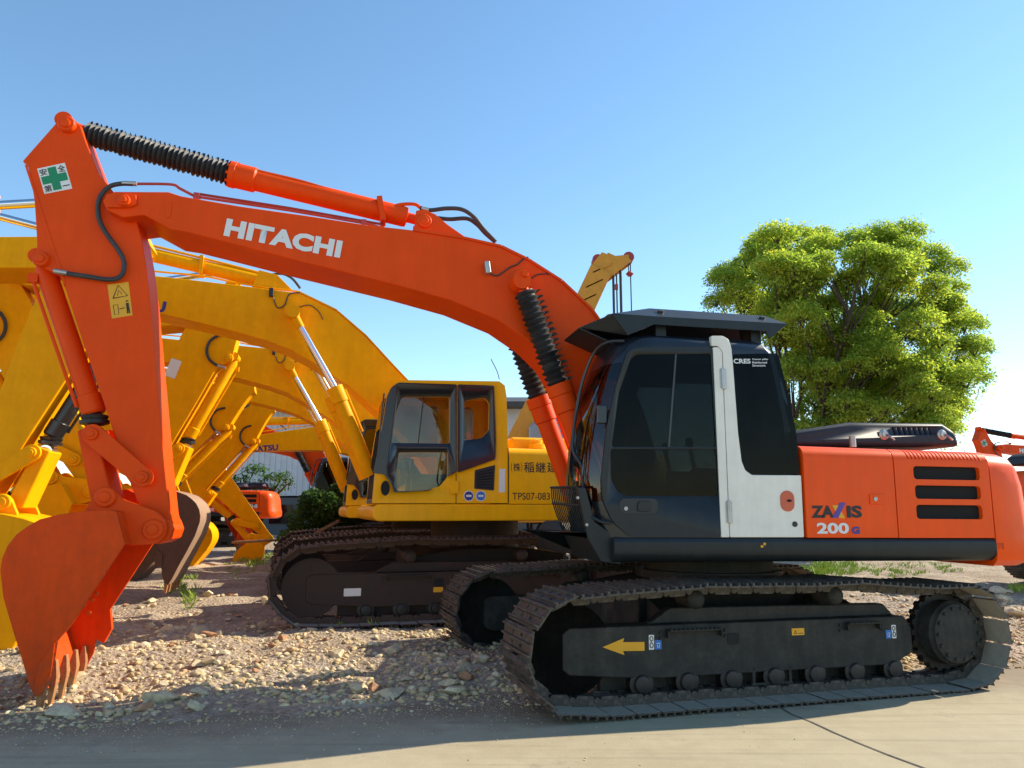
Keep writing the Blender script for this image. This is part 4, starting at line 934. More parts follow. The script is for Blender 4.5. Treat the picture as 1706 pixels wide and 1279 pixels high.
def quad(pts):                                                      # pixel quad -> function of (u, v) in 0..1
    a, b_, c_, d_ = [Vector(p) for p in pts]
    return lambda u, v: tuple((a.lerp(b_, u)).lerp(d_.lerp(c_, u), v))
Qs = [(62, 281), (108, 271), (120.5, 314), (74, 323)]
sg = sheet('safety_sign', Qs, YA, DECALW, arm, .002); q = quad(Qs)
m = MB(); m.prism(AL([q(*p) for p in ((.35, .06), (.65, .06), (.65, .35), (.95, .35), (.95, .65), (.65, .65), (.65, .94), (.35, .94), (.35, .65), (.05, .65), (.05, .35), (.35, .35))], YA), YA + .0005, YA + .004); m.obj('green_cross', DECALG, arm, 0, False)
for ch, u, v in (('安', .05, .31), ('全', .70, .31), ('第', .05, .96), ('一', .70, .86)):
    a, b_ = AV(*q(u, v), YA), AV(*q(u + .26, v), YA); h_ = .062 if ch != '一' else .008
    text('lettering', ch, arm, a + Vector((0, .002, 0)), b_ + Vector((0, .002, 0)), h_, (0, 1, 0), DECALK, .01)
Qw = [(179, 474), (214, 469.5), (221, 525), (186.5, 530.5)]; q = quad(Qw); sheet('warning_sign', Qw, YA, DECALY, arm, .002)
def line(pts, w_, y, mt=DECALK, name='sign_mark', par=None):
    m = MB(); m.tube([AV(a, b_, y) for a, b_ in pts], w_, 5, 0); return m.obj(name, mt, par or arm)
line([q(.18, .42), q(.5, .06), q(.88, .40), q(.18, .42)], .0045, YA + .002)
line([q(.4, .36), q(.5, .2), q(.62, .34)], .003, YA + .002); line([q(.15, .62), q(.36, .62), q(.36, .9), q(.15, .9), q(.15, .62)], .003, YA + .002)
line([q(.42, .76), q(.66, .74)], .004, YA + .002); line([q(.82, .62), q(.82, .78)], .012, YA + .002); line([q(.79, .78), q(.78, .92)], .006, YA + .002); line([q(.86, .78), q(.87, .92)], .006, YA + .002); line([q(.815, .545), q(.825, .57)], .011, YA + .002)
hz_ = [(222, 306), (200, 306), (182, 311), (168, 326), (163, 346), (167, 370), (180, 393), (195, 413), (206, 434), (205, 454), (194, 464), (175, 465), (150, 461), (122, 457), (100, 453)]
m = MB(); m.tube([AV(a, b_, YA + .05) for a, b_ in hz_], .021, 10); m.obj('hose', HOSE, arm)
m = MB(); m.cyl(AV(204, 305, YA + .05), AV(228, 306, YA + .05), .022, n=10); m.cyl(AV(90, 451, YA + .05), AV(112, 455, YA + .05), .022, n=10); m.obj('hose_fitting', STEEL, arm)
#SECTION: yellow excavators
# ------------------------------------------------------------------ yellow excavators
KG = .15
K = Frame((-.53, 11.2, KG), R(180 + 15)); 
def build_yellow(K, root):
    p, pl, pv = K.p, K.pl, K.v; Y = 1.40
    def pan(name, pts, y0, y1, mt, parent, r=0, bev=.004):
        q = pl(pts, y1); q = roundpoly(q, r) if r else q
        m = MB(); m.prism(q, y0, y1); return m.obj(name, mt, parent, bev)
    zs0 = p(700, 868, Y)[1]; zs1 = p(700, 839.5, Y)[1]; xf = p(622, 850, Y)[0]; xr = -2.3
    m = MB(); m.prism(rrect(xr, zs0, xf, zs1, .07), Y, -Y); dk = m.obj('deck_frame', YBODY, root, .02)
    for px, py in ((709, 848), (758, 846)):
        q = p(px, py, Y); m = MB(); m.cyl((q[0], Y - .01, q[1]), (q[0], Y + .01, q[1]), .02, n=10); m.obj('bolt', YBODY, dk)
    m = MB(); m.cyl((0, 0, .80), (0, 0, zs0 + .04), .62, n=40); m.obj('slewing_ring', FRAMER, root)
    m = MB(); m.prism([(1.0, .35), (1.0, .78), (.4, .86), (-.4, .86), (-1.0, .78), (-1.0, .35)], -1.0, 1.0); m.obj('car_body', FRAMER, root, .02)
    # cab: hollow side frames and clear glass
    out = [(620, 838), (625, 789), (631, 745), (637, 709), (644, 662), (651, 646), (664, 635), (680, 633), (832, 635), (841, 642), (844, 660), (846, 746), (846, 838)]
    q = pl(out, Y); xs_ = [a for a, b_ in q]; z0_ = min(b_ for a, b_ in q); z1_ = max(b_ for a, b_ in q)
    gl1 = [(660, 685), (668, 664), (673, 661), (749, 661), (749, 739), (652, 738)]
    gl2 = [(664, 753), (746, 753), (746, 794), (733, 810), (706, 817), (661, 818), (660, 786)]
    gl3 = [(773, 668), (807, 662), (815, 672), (814, 717), (802, 730), (773, 734)]
    cabobj = None
    for y1, y0, nm in ((Y, Y - .06, 'cab'), (.52, .46, 'cab_right_side')):
        m = MB(); m.prism(q, y0, y1); o = m.obj(nm, YBODY, root)
        c = MB()
        for g in (gl1, gl2, gl3): c.prism(roundpoly(pl(g, Y), .03), y0 - .1, y1 + .1)
        cut(o, c)
        if cabobj is None: cabobj = o
    m = MB(); m.prism(pl([(651, 646), (664, 635), (680, 632.5), (834, 634.5), (843, 645), (843, 655), (655, 652)], Y), Y - .055, .515); m.obj('roof', YBODY, cabobj, .02)
    m = MB(); m.prism(pl([(836, 640), (843, 648), (846, 746), (846, 838), (838, 838)], Y), Y - .06, .52); c = MB(); 
    rb = m.obj('cab_back', YBODY, cabobj, .01); xa, za = p(846, 735, Y); xb, zb = p(836, 665, Y); c.box(((xa + xb) / 2, .95, (za + zb) / 2), (.6, .6, abs(zb - za))); cut(rb, c)
    m = MB(); m.prism(pl([(620, 838), (846, 838), (846, 830), (621, 830)], Y), Y - .06, .52); m.obj('cab_floor', PLASTIC, cabobj)
    for y0, y1 in ((Y - .09, Y - .02), (.48, .55)):
        m = MB(); m.prism(pl([(620, 838), (625, 789), (637, 709), (644, 662), (651, 646), (658, 648), (651, 664), (645, 711), (633, 789), (629, 838)], Y), y0, y1); m.obj('front_pillar', BLACK, cabobj)
    m = MB(); m.prism(pl([(636, 710), (643, 662), (645, 662), (638, 710)], Y), Y - .1, .56); m.obj('windscreen', CLEAR, cabobj)
    # black door frame and window surround, proud of the yellow shell
    dr = pan('door', [(622, 788), (637, 709), (645, 660), (652, 645), (664, 637), (761, 640), (761, 786), (749, 791), (733, 806), (714, 817), (657, 820), (652, 805), (640, 790)], Y + .002, Y + .02, BLACK, root, .02)
    rws = pan('rear_window_surround', [(763, 640), (823, 642), (826, 730), (825, 765), (763, 787)], Y + .002, Y + .018, BLACK, cabobj, .02)
    for o in (dr, rws):
        o.modifiers.clear(); c = MB()
        for g in (gl1, gl2, gl3): c.prism(roundpoly(pl(g, Y), .03), Y - .1, Y + .1)
        cut(o, c)
    for g, par in ((gl1, dr), (gl2, dr), (gl3, cabobj)): pan('window', g, Y - .03, Y - .022, CLEAR, par, .03, 0)
    for g in (gl1, gl3):
        m = MB(); m.prism(roundpoly(pl(g, Y), .03), .485, .493); m.obj('window', CLEAR, cabobj)
    m = MB(); q0 = pv(706, 661, Y - .015); q1 = pv(697, 738, Y - .015); m.tube([q0, q1], .006, 6, 0); m.obj('window_bar', PLASTIC, dr)
    lt_ = p(642, 813, Y); m = MB(); m.prism([(lt_[0] + .055 * math.cos(t), lt_[1] + .09 * math.sin(t)) for t in np.linspace(0, 6.28, 20)[:-1]], Y, Y + .006); m.obj('lamp', DARK, cabobj)
    vt = pan('vent', [(791, 783), (825, 774), (823, 817), (790, 814)], Y, Y + .008, PLASTIC, cabobj, .015)
    for k in range(7):
        t = (k + .5) / 7; a, b_ = p(794, 785 + 28 * t, Y), p(821, 779 + 36 * t, Y); m = MB(); m.tube([(a[0], Y + .012, a[1]), (b_[0], Y + .012, b_[1])], .008, 5, 0); m.obj('slat', BLACK, vt)
    hg = pan('hinge', [(752, 801), (764, 801), (764, 822), (752, 822)], Y, Y + .02, YBODY, cabobj, 0, .005)
    pan('seam', [(759.2, 789), (760.4, 789), (760.4, 838), (759.2, 838)], Y + .0005, Y + .002, DARK, cabobj, 0, 0)
    pan('seam', [(846, 746), (847.4, 746), (847.4, 838), (846, 838)], Y + .0005, Y + .0025, DARK, cabobj, 0, 0)
    pan('sticker', [(832, 781), (842, 781), (841, 820), (831, 820)], Y, Y + .002, DECALW, cabobj, .01, 0)
    for px, mt in ((781, DECALB), (801, DECALLB)):
        q_ = p(px, 826, Y); m = MB(); m.cyl((q_[0], Y, q_[1]), (q_[0], Y + .002, q_[1]), .066, n=24); stc = m.obj('round_sticker', DECALW, cabobj)
        m = MB(); m.cyl((q_[0], Y + .002, q_[1]), (q_[0], Y + .003, q_[1]), .056, n=24); m.obj('sticker_ring', mt, cabobj)
        m = MB(); m.prism(rrect(q_[0] - .035, q_[1] - .012, q_[0] + .035, q_[1] + .014, .008), Y + .003, Y + .004); m.obj('sticker_mark', DECALW, cabobj)
    # seat and levers inside
    xm_ = p(735, 800, Y)[0]; m = MB(); m.box((xm_, .95, 1.62), (.5, .5, .14)); m.box((xm_ - .26, .95, 1.95), (.12, .48, .62), Matrix.Rotation(-.15, 3, 'Y')); m.box((xm_ - .3, .95, 2.36), (.09, .28, .18)); m.obj('seat', SEATM, cabobj, .03)
    m = MB(); m.box((xm_ + .1, 1.22, 1.68), (.5, .14, .22)); m.obj('armrest', PLASTIC, cabobj, .02); m = MB(); m.box((xm_ + .1, .68, 1.68), (.5, .14, .22)); m.obj('armrest', PLASTIC, cabobj, .02); m = MB(); m.tube([(xm_ + .3, 1.22, 1.75), (xm_ + .34, 1.22, 1.98)], .02, 8); m.obj('lever', PLASTIC, cabobj); m = MB(); m.tube([(xm_ + .3, .68, 1.75), (xm_ + .34, .68, 1.98)], .02, 8); m.obj('lever', PLASTIC, cabobj); m = MB(); m.box((xm_ + .62, .62, 1.95), (.08, .16, .24)); m.obj('console', PLASTIC, cabobj, .02)
    m = MB(); q_ = pv(648, 652, Y); m.tube([pv(640, 655, Y + .03), pv(636, 690, Y + .05), pv(630, 760, Y + .05)], .010, 6); m.obj('grab_rail', BLACK, cabobj)
    m = MB(); m.tube([pv(832, 632, .9), pv(828, 618, .9), pv(818, 598, .9)], .006, 5); m.obj('antenna', PLASTIC, cabobj)
    # side door and engine cover
    zt_ = p(880, 746, Y)[1]; xh = p(848, 790, Y)[0]
    def sec_(x, top, r=.10):
        s = [(Y, zs1 + .004), (Y, top - r)] + [(Y - r + r * math.cos(R(15 * i)), top - r + r * math.sin(R(15 * i))) for i in range(1, 7)]
        return [(x, y, z) for y, z in s + [(-y, z) for y, z in s[::-1]]]
    m = MB(); m.loft([sec_(xh, zt_), sec_(-1.9, zt_ - .02)]); hd = m.obj('engine_cover', YBODY, root, .006)
    m = MB(); m.box((-1.0, -.1, zt_ + .10), (1.3, 1.5, .22)); m.obj('engine_hood', YBODY, root, .05, seg=3)
    def cr(z, back, ins): return [(-1.91, Y - ins, z)] + [(-1.91 - (back - ins) * (.3 + .7 * math.sin(R(a))), (Y - ins) * (1 - .5 * (1 - math.cos(R(a)))), z) for a in range(0, 91, 15)] + [(-1.91 - (back - ins) * (.3 + .7 * math.sin(R(a))), -(Y - ins) * (1 - .5 * (1 - math.cos(R(a)))), z) for a in range(90, -1, -15)] + [(-1.91, -Y + ins, z)]
    m = MB(); m.loft([cr(zs0, .8, .08), cr(zs0 + .08, .84, 0), cr(zt_ - .2, .74, 0), cr(zt_ - .05, .66, .05), cr(zt_, .6, .12)]); m.obj('counterweight', YBODY, root)
    m = MB(); m.tube([pv(852, 745, .6), pv(852, 737, .6), pv(873, 737, .6), pv(877, 745, .6)], .016, 8); m.obj('handrail', DECALW, root)
    m = MB(); q_ = pv(895, 742, .8); m.lathe(q_ - Vector((0, 0, .05)), q_ + Vector((0, 0, 1)), [(0, .12), (.06, .12), (.07, .07), (.12, .07), (.13, .03)], 18); m.obj('filler_cap', YBODY, root)
    return p, pl, pv, hd, Y
k1 = empty('excavator', K.M, 'yellow excavator with black-framed cab just behind the front machine, shabby muddy track', 'excavator')
p, pl, pv, khood, KY = build_yellow(K, k1)
def KT(body, a, b_, hpx, parent, mt, y, bold=0, name='lettering'):
    A_, B_ = pv(*a, y), pv(*b_, y); h = abs(p(a[0], a[1], y)[1] - p(a[0], a[1] - hpx, y)[1]); return text(name, body, parent, A_, B_, h, (0, 1, 0), mt, bold)
klet = [KT('株', (855, 785), (867, 785), 14, khood, DECALK, KY, .006), KT('(', (851.5, 786), (853.5, 786), 16, khood, DECALK, KY, .0), KT(')', (868, 786), (870, 786), 16, khood, DECALK, KY, 0)]
for i, ch in enumerate('稲継建設'): klet.append(KT(ch, (873 + 19.2 * i, 787), (890 + 19.2 * i, 787), 17.5, khood, DECALK, KY, .006))
klet.append(KT('TPS07-083', (853.5, 832.5), (916, 832.5), 12, khood, DECALK, KY, .0))
kf, kyf = crawler(k1, 1.24, .64, .36, .02, TRACKR, FRAMER, 46, 1.06, 1, 1.0, .44)
for px, py, w_, h_, mt in ((583, 986, .10, .045, DECALW), (726, 982, .06, .03, DECALY)):
    q = K.p(px, py, kyf); m = MB(); m.prism(rrect(q[0] - .36 - w_, q[1] - h_, q[0] - .36 + w_, q[1] + h_, .01), kyf + .001, kyf + .004); m.obj('worn_sticker', mt, kf)
crawler(k1, -1.24, .64, .36, .02, TRACKR, FRAMER, 46, 1.06, -1, 1.0, .44)
# boom of the yellow machine
def make_ygear(root, p, pl, pv):
    yb_ = .30; parts = []
    upk = [(-5, 452), (2, 432), (20, 424), (105, 440), (240, 457), (330, 467), (440, 480), (500, 488), (560, 517), (610, 560), (655, 609), (690, 646), (740, 705), (765, 760)]
    lok = [(760, 795), (740, 805), (715, 790), (675, 735), (630, 693), (582, 653), (523, 615), (480, 592), (440, 578), (380, 562), (250, 532), (120, 503), (40, 490), (5, 478)]
    lok = [(a, b_ - (850 - b_) * .045 if b_ < 740 else b_) for a, b_ in lok]
    m = MB(); m.prism(pl(upk + lok, yb_), yb_, -yb_); bo = m.obj('boom', YELLOW, root, .012); parts.append(bo)
    q = p(487, 518, yb_); m = MB()
    for s_ in (1, -1): m.pin(q[0], q[1], s_ * yb_, .11, s_ * .03); m.pin(q[0], q[1], s_ * (yb_ + .02), .06, s_ * .15)
    m.obj('cylinder_pin', YELLOW, bo)
    m = MB(); q = pl([(500, 488), (560, 517), (610, 560), (655, 609), (690, 646)], yb_)
    for a, b_ in zip(q, q[1:]): m.prism([a, b_, (b_[0], b_[1] + .02), (a[0], a[1] + .02)], yb_ + .015, -yb_ - .015)
    m.obj('top_flange', YELLOW, bo)
    lettering = text('lettering', 'KOMATSU', bo, pv(124, 496, yb_), pv(274, 522, yb_), p(260, 500, yb_)[1] - p(260, 520, yb_)[1], (0, 1, 0), DECALB, .045)
    # arm cylinder
    c1, c2, e_ = pv(-60, 345, 0), pv(150, 400, 0), pv(455, 472, 0)
    d = (e_ - c2).normalized(); L_ = (e_ - c2).length
    m = MB(); m.lathe(c2, e_, [(0, .06), (0, .11), (.22, .11), (.23, .095), (L_ - .06, .095), (L_ - .05, .06), (L_, .06)], 22); m.tube([c2 + Vector((0, .05, .12)), c2.lerp(e_, .55) + Vector((0, .05, .11)), e_ + Vector((0, .05, .09))], .018, 8); m.box(c2.lerp(e_, .6), (.05, .24, .26)); ac = m.obj('arm_cylinder', YELLOW, root); parts.append(ac)
    m = MB(); m.cyl(c1, c2, .05, n=18); m.obj('rod', CHROME, ac)
    for y in (-.18, .18): m = MB(); m.prism(pl([(420, 478), (432, 450), (462, 458), (490, 486)], y), y - .02, y + .02); m.obj('cylinder_bracket', YELLOW, bo, .006)
    m = MB(); m.tube([pv(90, 434, .2), pv(250, 451, .2), pv(340, 460, .2), pv(400, 472, .2), pv(500, 486, .22)], .014, 8); m.obj('hydraulic_pipe', YELLOW, bo)
    for dy in (0, .08):
        m = MB(); m.tube([pv(448, 458, .1 - dy), pv(470, 456, .1 - dy), pv(487, 464, .1 - dy), pv(500, 480, .1 - dy)], .018, 8); m.obj('hose', HOSE, ac)
    m = MB(); m.box(pv(452, 487, yb_ + .05), (.06, .06, .12)); m.obj('work_lamp', PLASTIC, bo, .01)
    m = MB(); m.tube([pv(455, 495, yb_ + .02), pv(462, 512, yb_ + .02), pv(474, 508, yb_ + .02), pv(482, 490, yb_ + .02), pv(500, 487, yb_ + .02)], .008, 6); m.tube([pv(497, 512, yb_ + .02), pv(515, 508, yb_ + .02), pv(530, 518, yb_ + .02), pv(538, 532, yb_ + .02)], .007, 6); m.obj('cable', HOSE, bo)
    for y in (.46, -.46):
        a, b_, c_, e_ = pv(488, 520, .46), pv(501, 546, .46), pv(557, 645, .46), pv(618, 792, .46)
        for v in (a, b_, c_, e_): v.y = y
        L_ = (e_ - c_).length; m = MB(); m.lathe(c_, e_, [(0, .055), (0, .11), (.22, .11), (.23, .095), (L_, .095)], 22); m.tube([c_ + Vector((-.14, 0, -.02)), c_.lerp(e_, .5) + Vector((-.13, 0, 0))], .016, 8, 0); bc = m.obj('boom_cylinder', YELLOW, root); parts.append(bc)
        m = MB(); m.cyl(b_, c_, .05, n=18); m.obj('rod', CHROME, bc)
        m = MB(); m.cyl(a, b_, .055, n=14); m.lathe(a - Vector((0, .08, 0)), a + Vector((0, .08, 0)), [(0, .09), (.16, .09)], 20); m.obj('rod_eye', YELLOW, bc)
    return parts, p(20, 462, yb_), p(742, 785, yb_)
ygear, YT, YFOOT = make_ygear(k1, p, pl, pv)
yarm = make_arm(YELLOW, YELLOW, YELLOW, YELLOW, YELLOW, 'y')
rarm = make_arm(YELLOW, RUST, LITBACK, YELLOW, YELLOW, 'r')
aH = math.atan2(P(255, 882, .25)[0] - TH[0], P(255, 882, .25)[1] - TH[1])
def arm_angle(Fr, T_, px, py):
    """turn of the arm about its pivot that sends the bucket pin to this pixel"""
    q = Fr.p(px, py, .2); return math.atan2(q[0] - T_[0], q[1] - T_[1]) - aH
put_arm(yarm, k1, YT, arm_angle(K, YT, 168, 868))
# further machines of the same row, each a copy standing behind the last
GRP = 'yellow excavators parked in a row'
def row_copy(n, dx, dy, label):
    c = copy_tree(k1); off = Vector((-math.sin(R(15)) * dy + math.cos(R(15)) * dx, math.cos(R(15)) * dy + math.sin(R(15)) * dx, 0))
    c.matrix_world = Matrix.Translation(off) @ K.M; tag(c, label, 'excavator', GRP)
    if n < 4:
        for ch in c.children:
            if ch.name.startswith('boom') and not ch.name.startswith('boom_'):
                for g in list(ch.children):
                    if g.name.startswith('lettering'): bpy.data.objects.remove(g)
    return c
k1['group'] = GRP
def turn_gear(root, foot, deg, names=('boom', 'arm', 'bucket', 'guide_link')):
    M_ = Matrix.Translation((foot[0], 0, foot[1])) @ Matrix.Rotation(R(deg), 4, 'Y') @ Matrix.Translation((-foot[0], 0, -foot[1]))
    for ch in root.children:
        if ch.name.startswith(names): ch.matrix_basis = M_ @ ch.matrix_basis
row_copy(2, -.1, 4.1, 'second yellow excavator in the row, black cab front just left of nearest yellow cab')
row_copy(3, .1, 7.6, 'third yellow excavator in the row, glinting chrome boom rods left of the second cab')
k4 = row_copy(4, 1.5, 11.6, 'farthest yellow excavator in the row, blue lettering on boom before the orange boom')
turn_gear(k4, YFOOT, 13)
# facing machines: arms reach in from the left with their bodies outside the picture
def facing(Y, pivot, pin, arm, label, cylmat=None, ang_boom=0):
    """a yellow machine facing right whose arm pivot and bucket pin show at these pixels"""
    q = depth_pt(pivot[0], pivot[1], Y); yaw = R(12)
    dx, dz = YT[0], YT[1]
    # boom turned about its foot so the pivot has the right height
    r = math.hypot(YT[0] - YFOOT[0], YT[1] - YFOOT[1]); a0 = math.atan2(YT[1] - YFOOT[1], YT[0] - YFOOT[0])
    zz = q.z - KG - .02; a1 = math.asin(max(-1, min(1, (zz - YFOOT[1]) / r))); T_ = (YFOOT[0] + r * math.cos(a1), zz)
    loc = Vector((q.x - math.cos(yaw) * T_[0], q.y - math.sin(yaw) * T_[0], KG + .02))
    Fr = Frame(loc, yaw); root = empty('excavator', Fr.M, label, 'excavator', 'yellow excavators facing the row')
    for ch in k1.children:
        if ch in yarm: continue
        c = copy_tree(ch, root)
        if ch in ygear:
            th = -(a1 - a0); M_ = Matrix.Translation((YFOOT[0], 0, YFOOT[1])) @ Matrix.Rotation(th, 4, 'Y') @ Matrix.Translation((-YFOOT[0], 0, -YFOOT[1]))
            c.matrix_basis = M_
    put_arm(arm, root, T_, arm_angle(Fr, T_, *pin), False)
    return root
blackcyl = mat('black cylinder paint', (.015, .015, .016), .35, coat=.3, dirt=.2)
f1 = facing(8.3, (104, 450), (-35, 880), yarm, 'yellow excavator reaching in from the left edge beside the orange arm, black bucket cylinder')
for o in f1.children:
    if o.name.startswith('bucket_cylinder'):
        for x in [o] + list(o.children):
            x.data = x.data.copy(); x.data.materials.clear(); x.data.materials.append(blackcyl if not x.name.startswith('rod') else CHROME)
f2 = facing(12.3, (320, 540), (228, 856), rarm, 'yellow excavator from the left with a rusty brown bucket hanging right behind the orange arm')
q_ = f2.matrix_world.inverted(); F2 = Frame((0, 0, 0), 0); F2.M = f2.matrix_world.copy(); F2.I = q_
m = MB(); m.prism(F2.pl([(286, 596), (303, 602), (291, 631), (274, 625)], -YA - .002), -YA - .001, -YA - .004); m.obj('sticker', DECALW, f2, 0, False)
facing(16.0, (345, 655), (228, 838), rarm, 'yellow excavator from the left, third arm in, its cylinder low above the brown bucket')
facing(19.5, (392, 690), (305, 850), yarm, 'yellow excavator from the left farthest back, yellow bucket resting on the grass')
for o in rarm:
    for x in list(o.children): bpy.data.objects.remove(x)
    bpy.data.objects.remove(o)
#SECTION: far machines
# ------------------------------------------------------------------ other orange machines far off
def far_orange(x, y, yaw, label):
    c = copy_tree(hx); c.matrix_world = Matrix.Translation((x, y, .18)) @ Matrix.Rotation(R(yaw), 4, 'Z'); tag(c, label, 'excavator', 'orange excavators far behind')
    for ch in list(c.children):
        if ch.name.startswith(('roof_guard',)):
            for g in list(ch.children): bpy.data.objects.remove(g)
            bpy.data.objects.remove(ch)
    return c
def at_px(px, Y): return (px - 853) / FPX * Y
fo = far_orange(-4.9, 25.5, 193, 'orange excavator far behind the yellow row, only its low boom with white letters showing')
turn_gear(fo, P(1060, 790, .3), 8)
fl = far_orange(-11.4, 29, 193, 'orange excavator far left, seen between the brown bucket and the yellow track')
fr_o = far_orange(25.0, 32.4, 192, 'orange excavator far off at the right edge, its boom above the front hood')
turn_gear(fr_o, P(1060, 790, .3), 4)
c = far_orange(11.6, 14.0, 5, 'orange excavator cut by the right edge behind the tail of the front machine')
text('lettering', 'HITACHI', fl, (-1.25, YS + .004, 1.40), (-2.0, YS + .004, 1.40), .13, (0, 1, 0), DECALW, .05)
# red bucket standing on the ground by the far machines
g = ground_pt(395, 922, .2); rbk = empty('loose_bucket', Matrix.Translation((g.x, g.y, .2)) @ Matrix.Rotation(R(30), 4, 'Z'), 'orange-red bucket standing on the ground left of the far orange tail', 'bucket')
for o in hparts:
    if o.name.startswith('bucket') and not o.name.startswith('bucket_'):
        co = [v.co for v in o.data.vertices]; c = copy_tree(o, rbk); c.rotation_euler = (0, 0, 0)
        c.location = (-(min(v.x for v in co) + max(v.x for v in co)) / 2, 0, -min(v.z for v in co) + .1)
#SECTION: crane
def bush_leaves(m, cx, cy, cz, rx, ry, rz, n, size, rnd, shell=.55):
    for _ in range(n):
        while True:
            v = Vector((rnd.uniform(-1, 1), rnd.uniform(-1, 1), rnd.uniform(-1, 1)))
            if shell < v.length < 1: break
        c = Vector((cx + v.x * rx, cy + v.y * ry, cz + v.z * rz)); a = Vector((rnd.gauss(0, 1), rnd.gauss(0, 1), rnd.gauss(0, .6))).normalized(); b_ = a.cross(Vector((rnd.gauss(0, 1), rnd.gauss(0, 1), rnd.gauss(0, 1)))).normalized()
        s = size * rnd.uniform(.6, 1.3); m.poly([c - a * s, c - b_ * s * .45, c + a * s, c + b_ * s * .45])
def leafmat(name, cols):
    m = bpy.data.materials.new(name); m.use_nodes = True; N = m.node_tree.nodes; L = m.node_tree.links; b = N['Principled BSDF']; out = N['Material Output']
    g = N.new('ShaderNodeNewGeometry'); r = N.new('ShaderNodeValToRGB'); e = r.color_ramp.elements
    for i, (p_, c_) in enumerate(cols):
        k = e[i] if i < 2 else e.new(p_); k.position = p_; k.color = (*c_, 1)
    n = N.new('ShaderNodeTexNoise'); n.inputs['Scale'].default_value = .7; n.inputs['Detail'].default_value = 3; L.new(g.outputs['Position'], n.inputs['Vector'])
    mx = N.new('ShaderNodeMath'); mx.operation = 'MULTIPLY_ADD'; mx.inputs[1].default_value = .45; md = N.new('ShaderNodeMath'); md.operation = 'MULTIPLY'; md.inputs[1].default_value = .6
    L.new(g.outputs['Random Per Island'], mx.inputs[0]); L.new(n.outputs['Fac'], md.inputs[0]); L.new(md.outputs[0], mx.inputs[2]); L.new(mx.outputs[0], r.inputs[0])
    L.new(r.outputs[0], b.inputs['Base Color']); b.inputs['Roughness'].default_value = .5; b.inputs['Specular IOR Level'].default_value = .3
    t = N.new('ShaderNodeBsdfTranslucent'); hs = N.new('ShaderNodeHueSaturation'); hs.inputs['Value'].default_value = 1.5; hs.inputs['Saturation'].default_value = 1.1; L.new(r.outputs[0], hs.inputs['Color']); L.new(hs.outputs[0], t.inputs[0])
    ms = N.new('ShaderNodeMixShader'); ms.inputs[0].default_value = .6; L.new(b.outputs[0], ms.inputs[1]); L.new(t.outputs[0], ms.inputs[2]); L.new(ms.outputs[0], out.inputs[0])
    return m
LEAF = leafmat('camphor leaves', [(.15, (.14, .23, .05)), (1, (.56, .52, .09)), (.5, (.28, .38, .07)), (.75, (.42, .45, .08))])
LEAFD = leafmat('dark leaves', [(.1, (.03, .07, .02)), (1, (.09, .15, .04)), (.5, (.05, .10, .025))])
BARK = mat('bark', (.055, .042, .032), .9, var=.3, scale=6, bump=.5, bscale=20)
def tree(name, base, crown_px, Y, clumps, leaves, size, lm, label, seed, trunk_r, forks=5):
    """crown_px: list of (px, py, radius px) clump centres"""
    rnd = random.Random(seed); root = empty(name, Matrix.Translation(base), label, 'tree')
    I = root.matrix_world.inverted(); s = Y / FPX; cl = []
    for px, py, rp, off in crown_px:
        c = I @ depth_pt(px, py, Y + off); cl.append((c, rp * s))
    m = MB(); tb = Vector((0, 0, -.1))
    mains = []
    for k in range(forks):
        i = int(k * len(cl) / forks); tgt = cl[i][0]
        st = Vector((rnd.uniform(-.15, .15), rnd.uniform(-.15, .15), 0)) ; mid = st.lerp(tgt, .45) + Vector((rnd.uniform(-.3, .3), rnd.uniform(-.3, .3), .5))
        pts = catmull([st, st.lerp(mid, .5) + Vector((0, 0, .25)), mid, tgt], 5); mains.append(pts)
        limb(m, pts, trunk_r * .55, .025)
    for c, r in cl:
        pts = min(mains, key=lambda q: min((v - c).length for v in q[4:])); j = min(range(4, len(pts)), key=lambda j: (pts[j] - c).length + (.0 if pts[j].z < c.z else 1.2))
        j = max(3, j - 2)
        limb(m, catmull([pts[j], pts[j].lerp(c, .5) + Vector((0, 0, -.15 * r)), c + Vector((0, 0, r * .2))], 4), trunk_r * .16, .010)
        for _ in range(3):
            e = c + Vector((rnd.uniform(-1, 1), rnd.uniform(-1, 1), rnd.uniform(0, .6))) * r * .8
            limb(m, catmull([c + Vector((0, 0, -.3 * r)), c.lerp(e, .5), e], 3), trunk_r * .09, .008)
    m.cyl((0, 0, -.3), (0, 0, .3), trunk_r * 1.25, trunk_r * 1.0, 12)
    m.obj('trunk', BARK, root)
    m = MB()
    for c, r in cl:
        n = int(leaves * r * r)
        for _ in range(n):
            while True:
                v = Vector((rnd.uniform(-1, 1), rnd.uniform(-1, 1), rnd.uniform(-1, 1)))
                if v.length < 1: break
            if v.z < -.1 and rnd.random() < .75: v.z *= -.6
            v = v.normalized() * (v.length ** .6) * max(.5, rnd.gauss(1, .14))
            p_ = c + Vector((v.x * r * 1.05, v.y * r * 1.05, v.z * r * .85))
            a = Vector((rnd.gauss(0, 1), rnd.gauss(0, 1), rnd.gauss(-.25, .5))).normalized(); b_ = a.cross(Vector((rnd.gauss(0, .5), rnd.gauss(0, .5), 1))).normalized()
            q = size * rnd.uniform(.6, 1.35)
            m.poly([p_, p_ + a * q * .55 + b_ * q * .28, p_ + a * q * 1.1 - Vector((0, 0, q * .15)), p_ + a * q * .55 - b_ * q * .28])
    m.obj('crown', lm, root, 0, False)
    return root
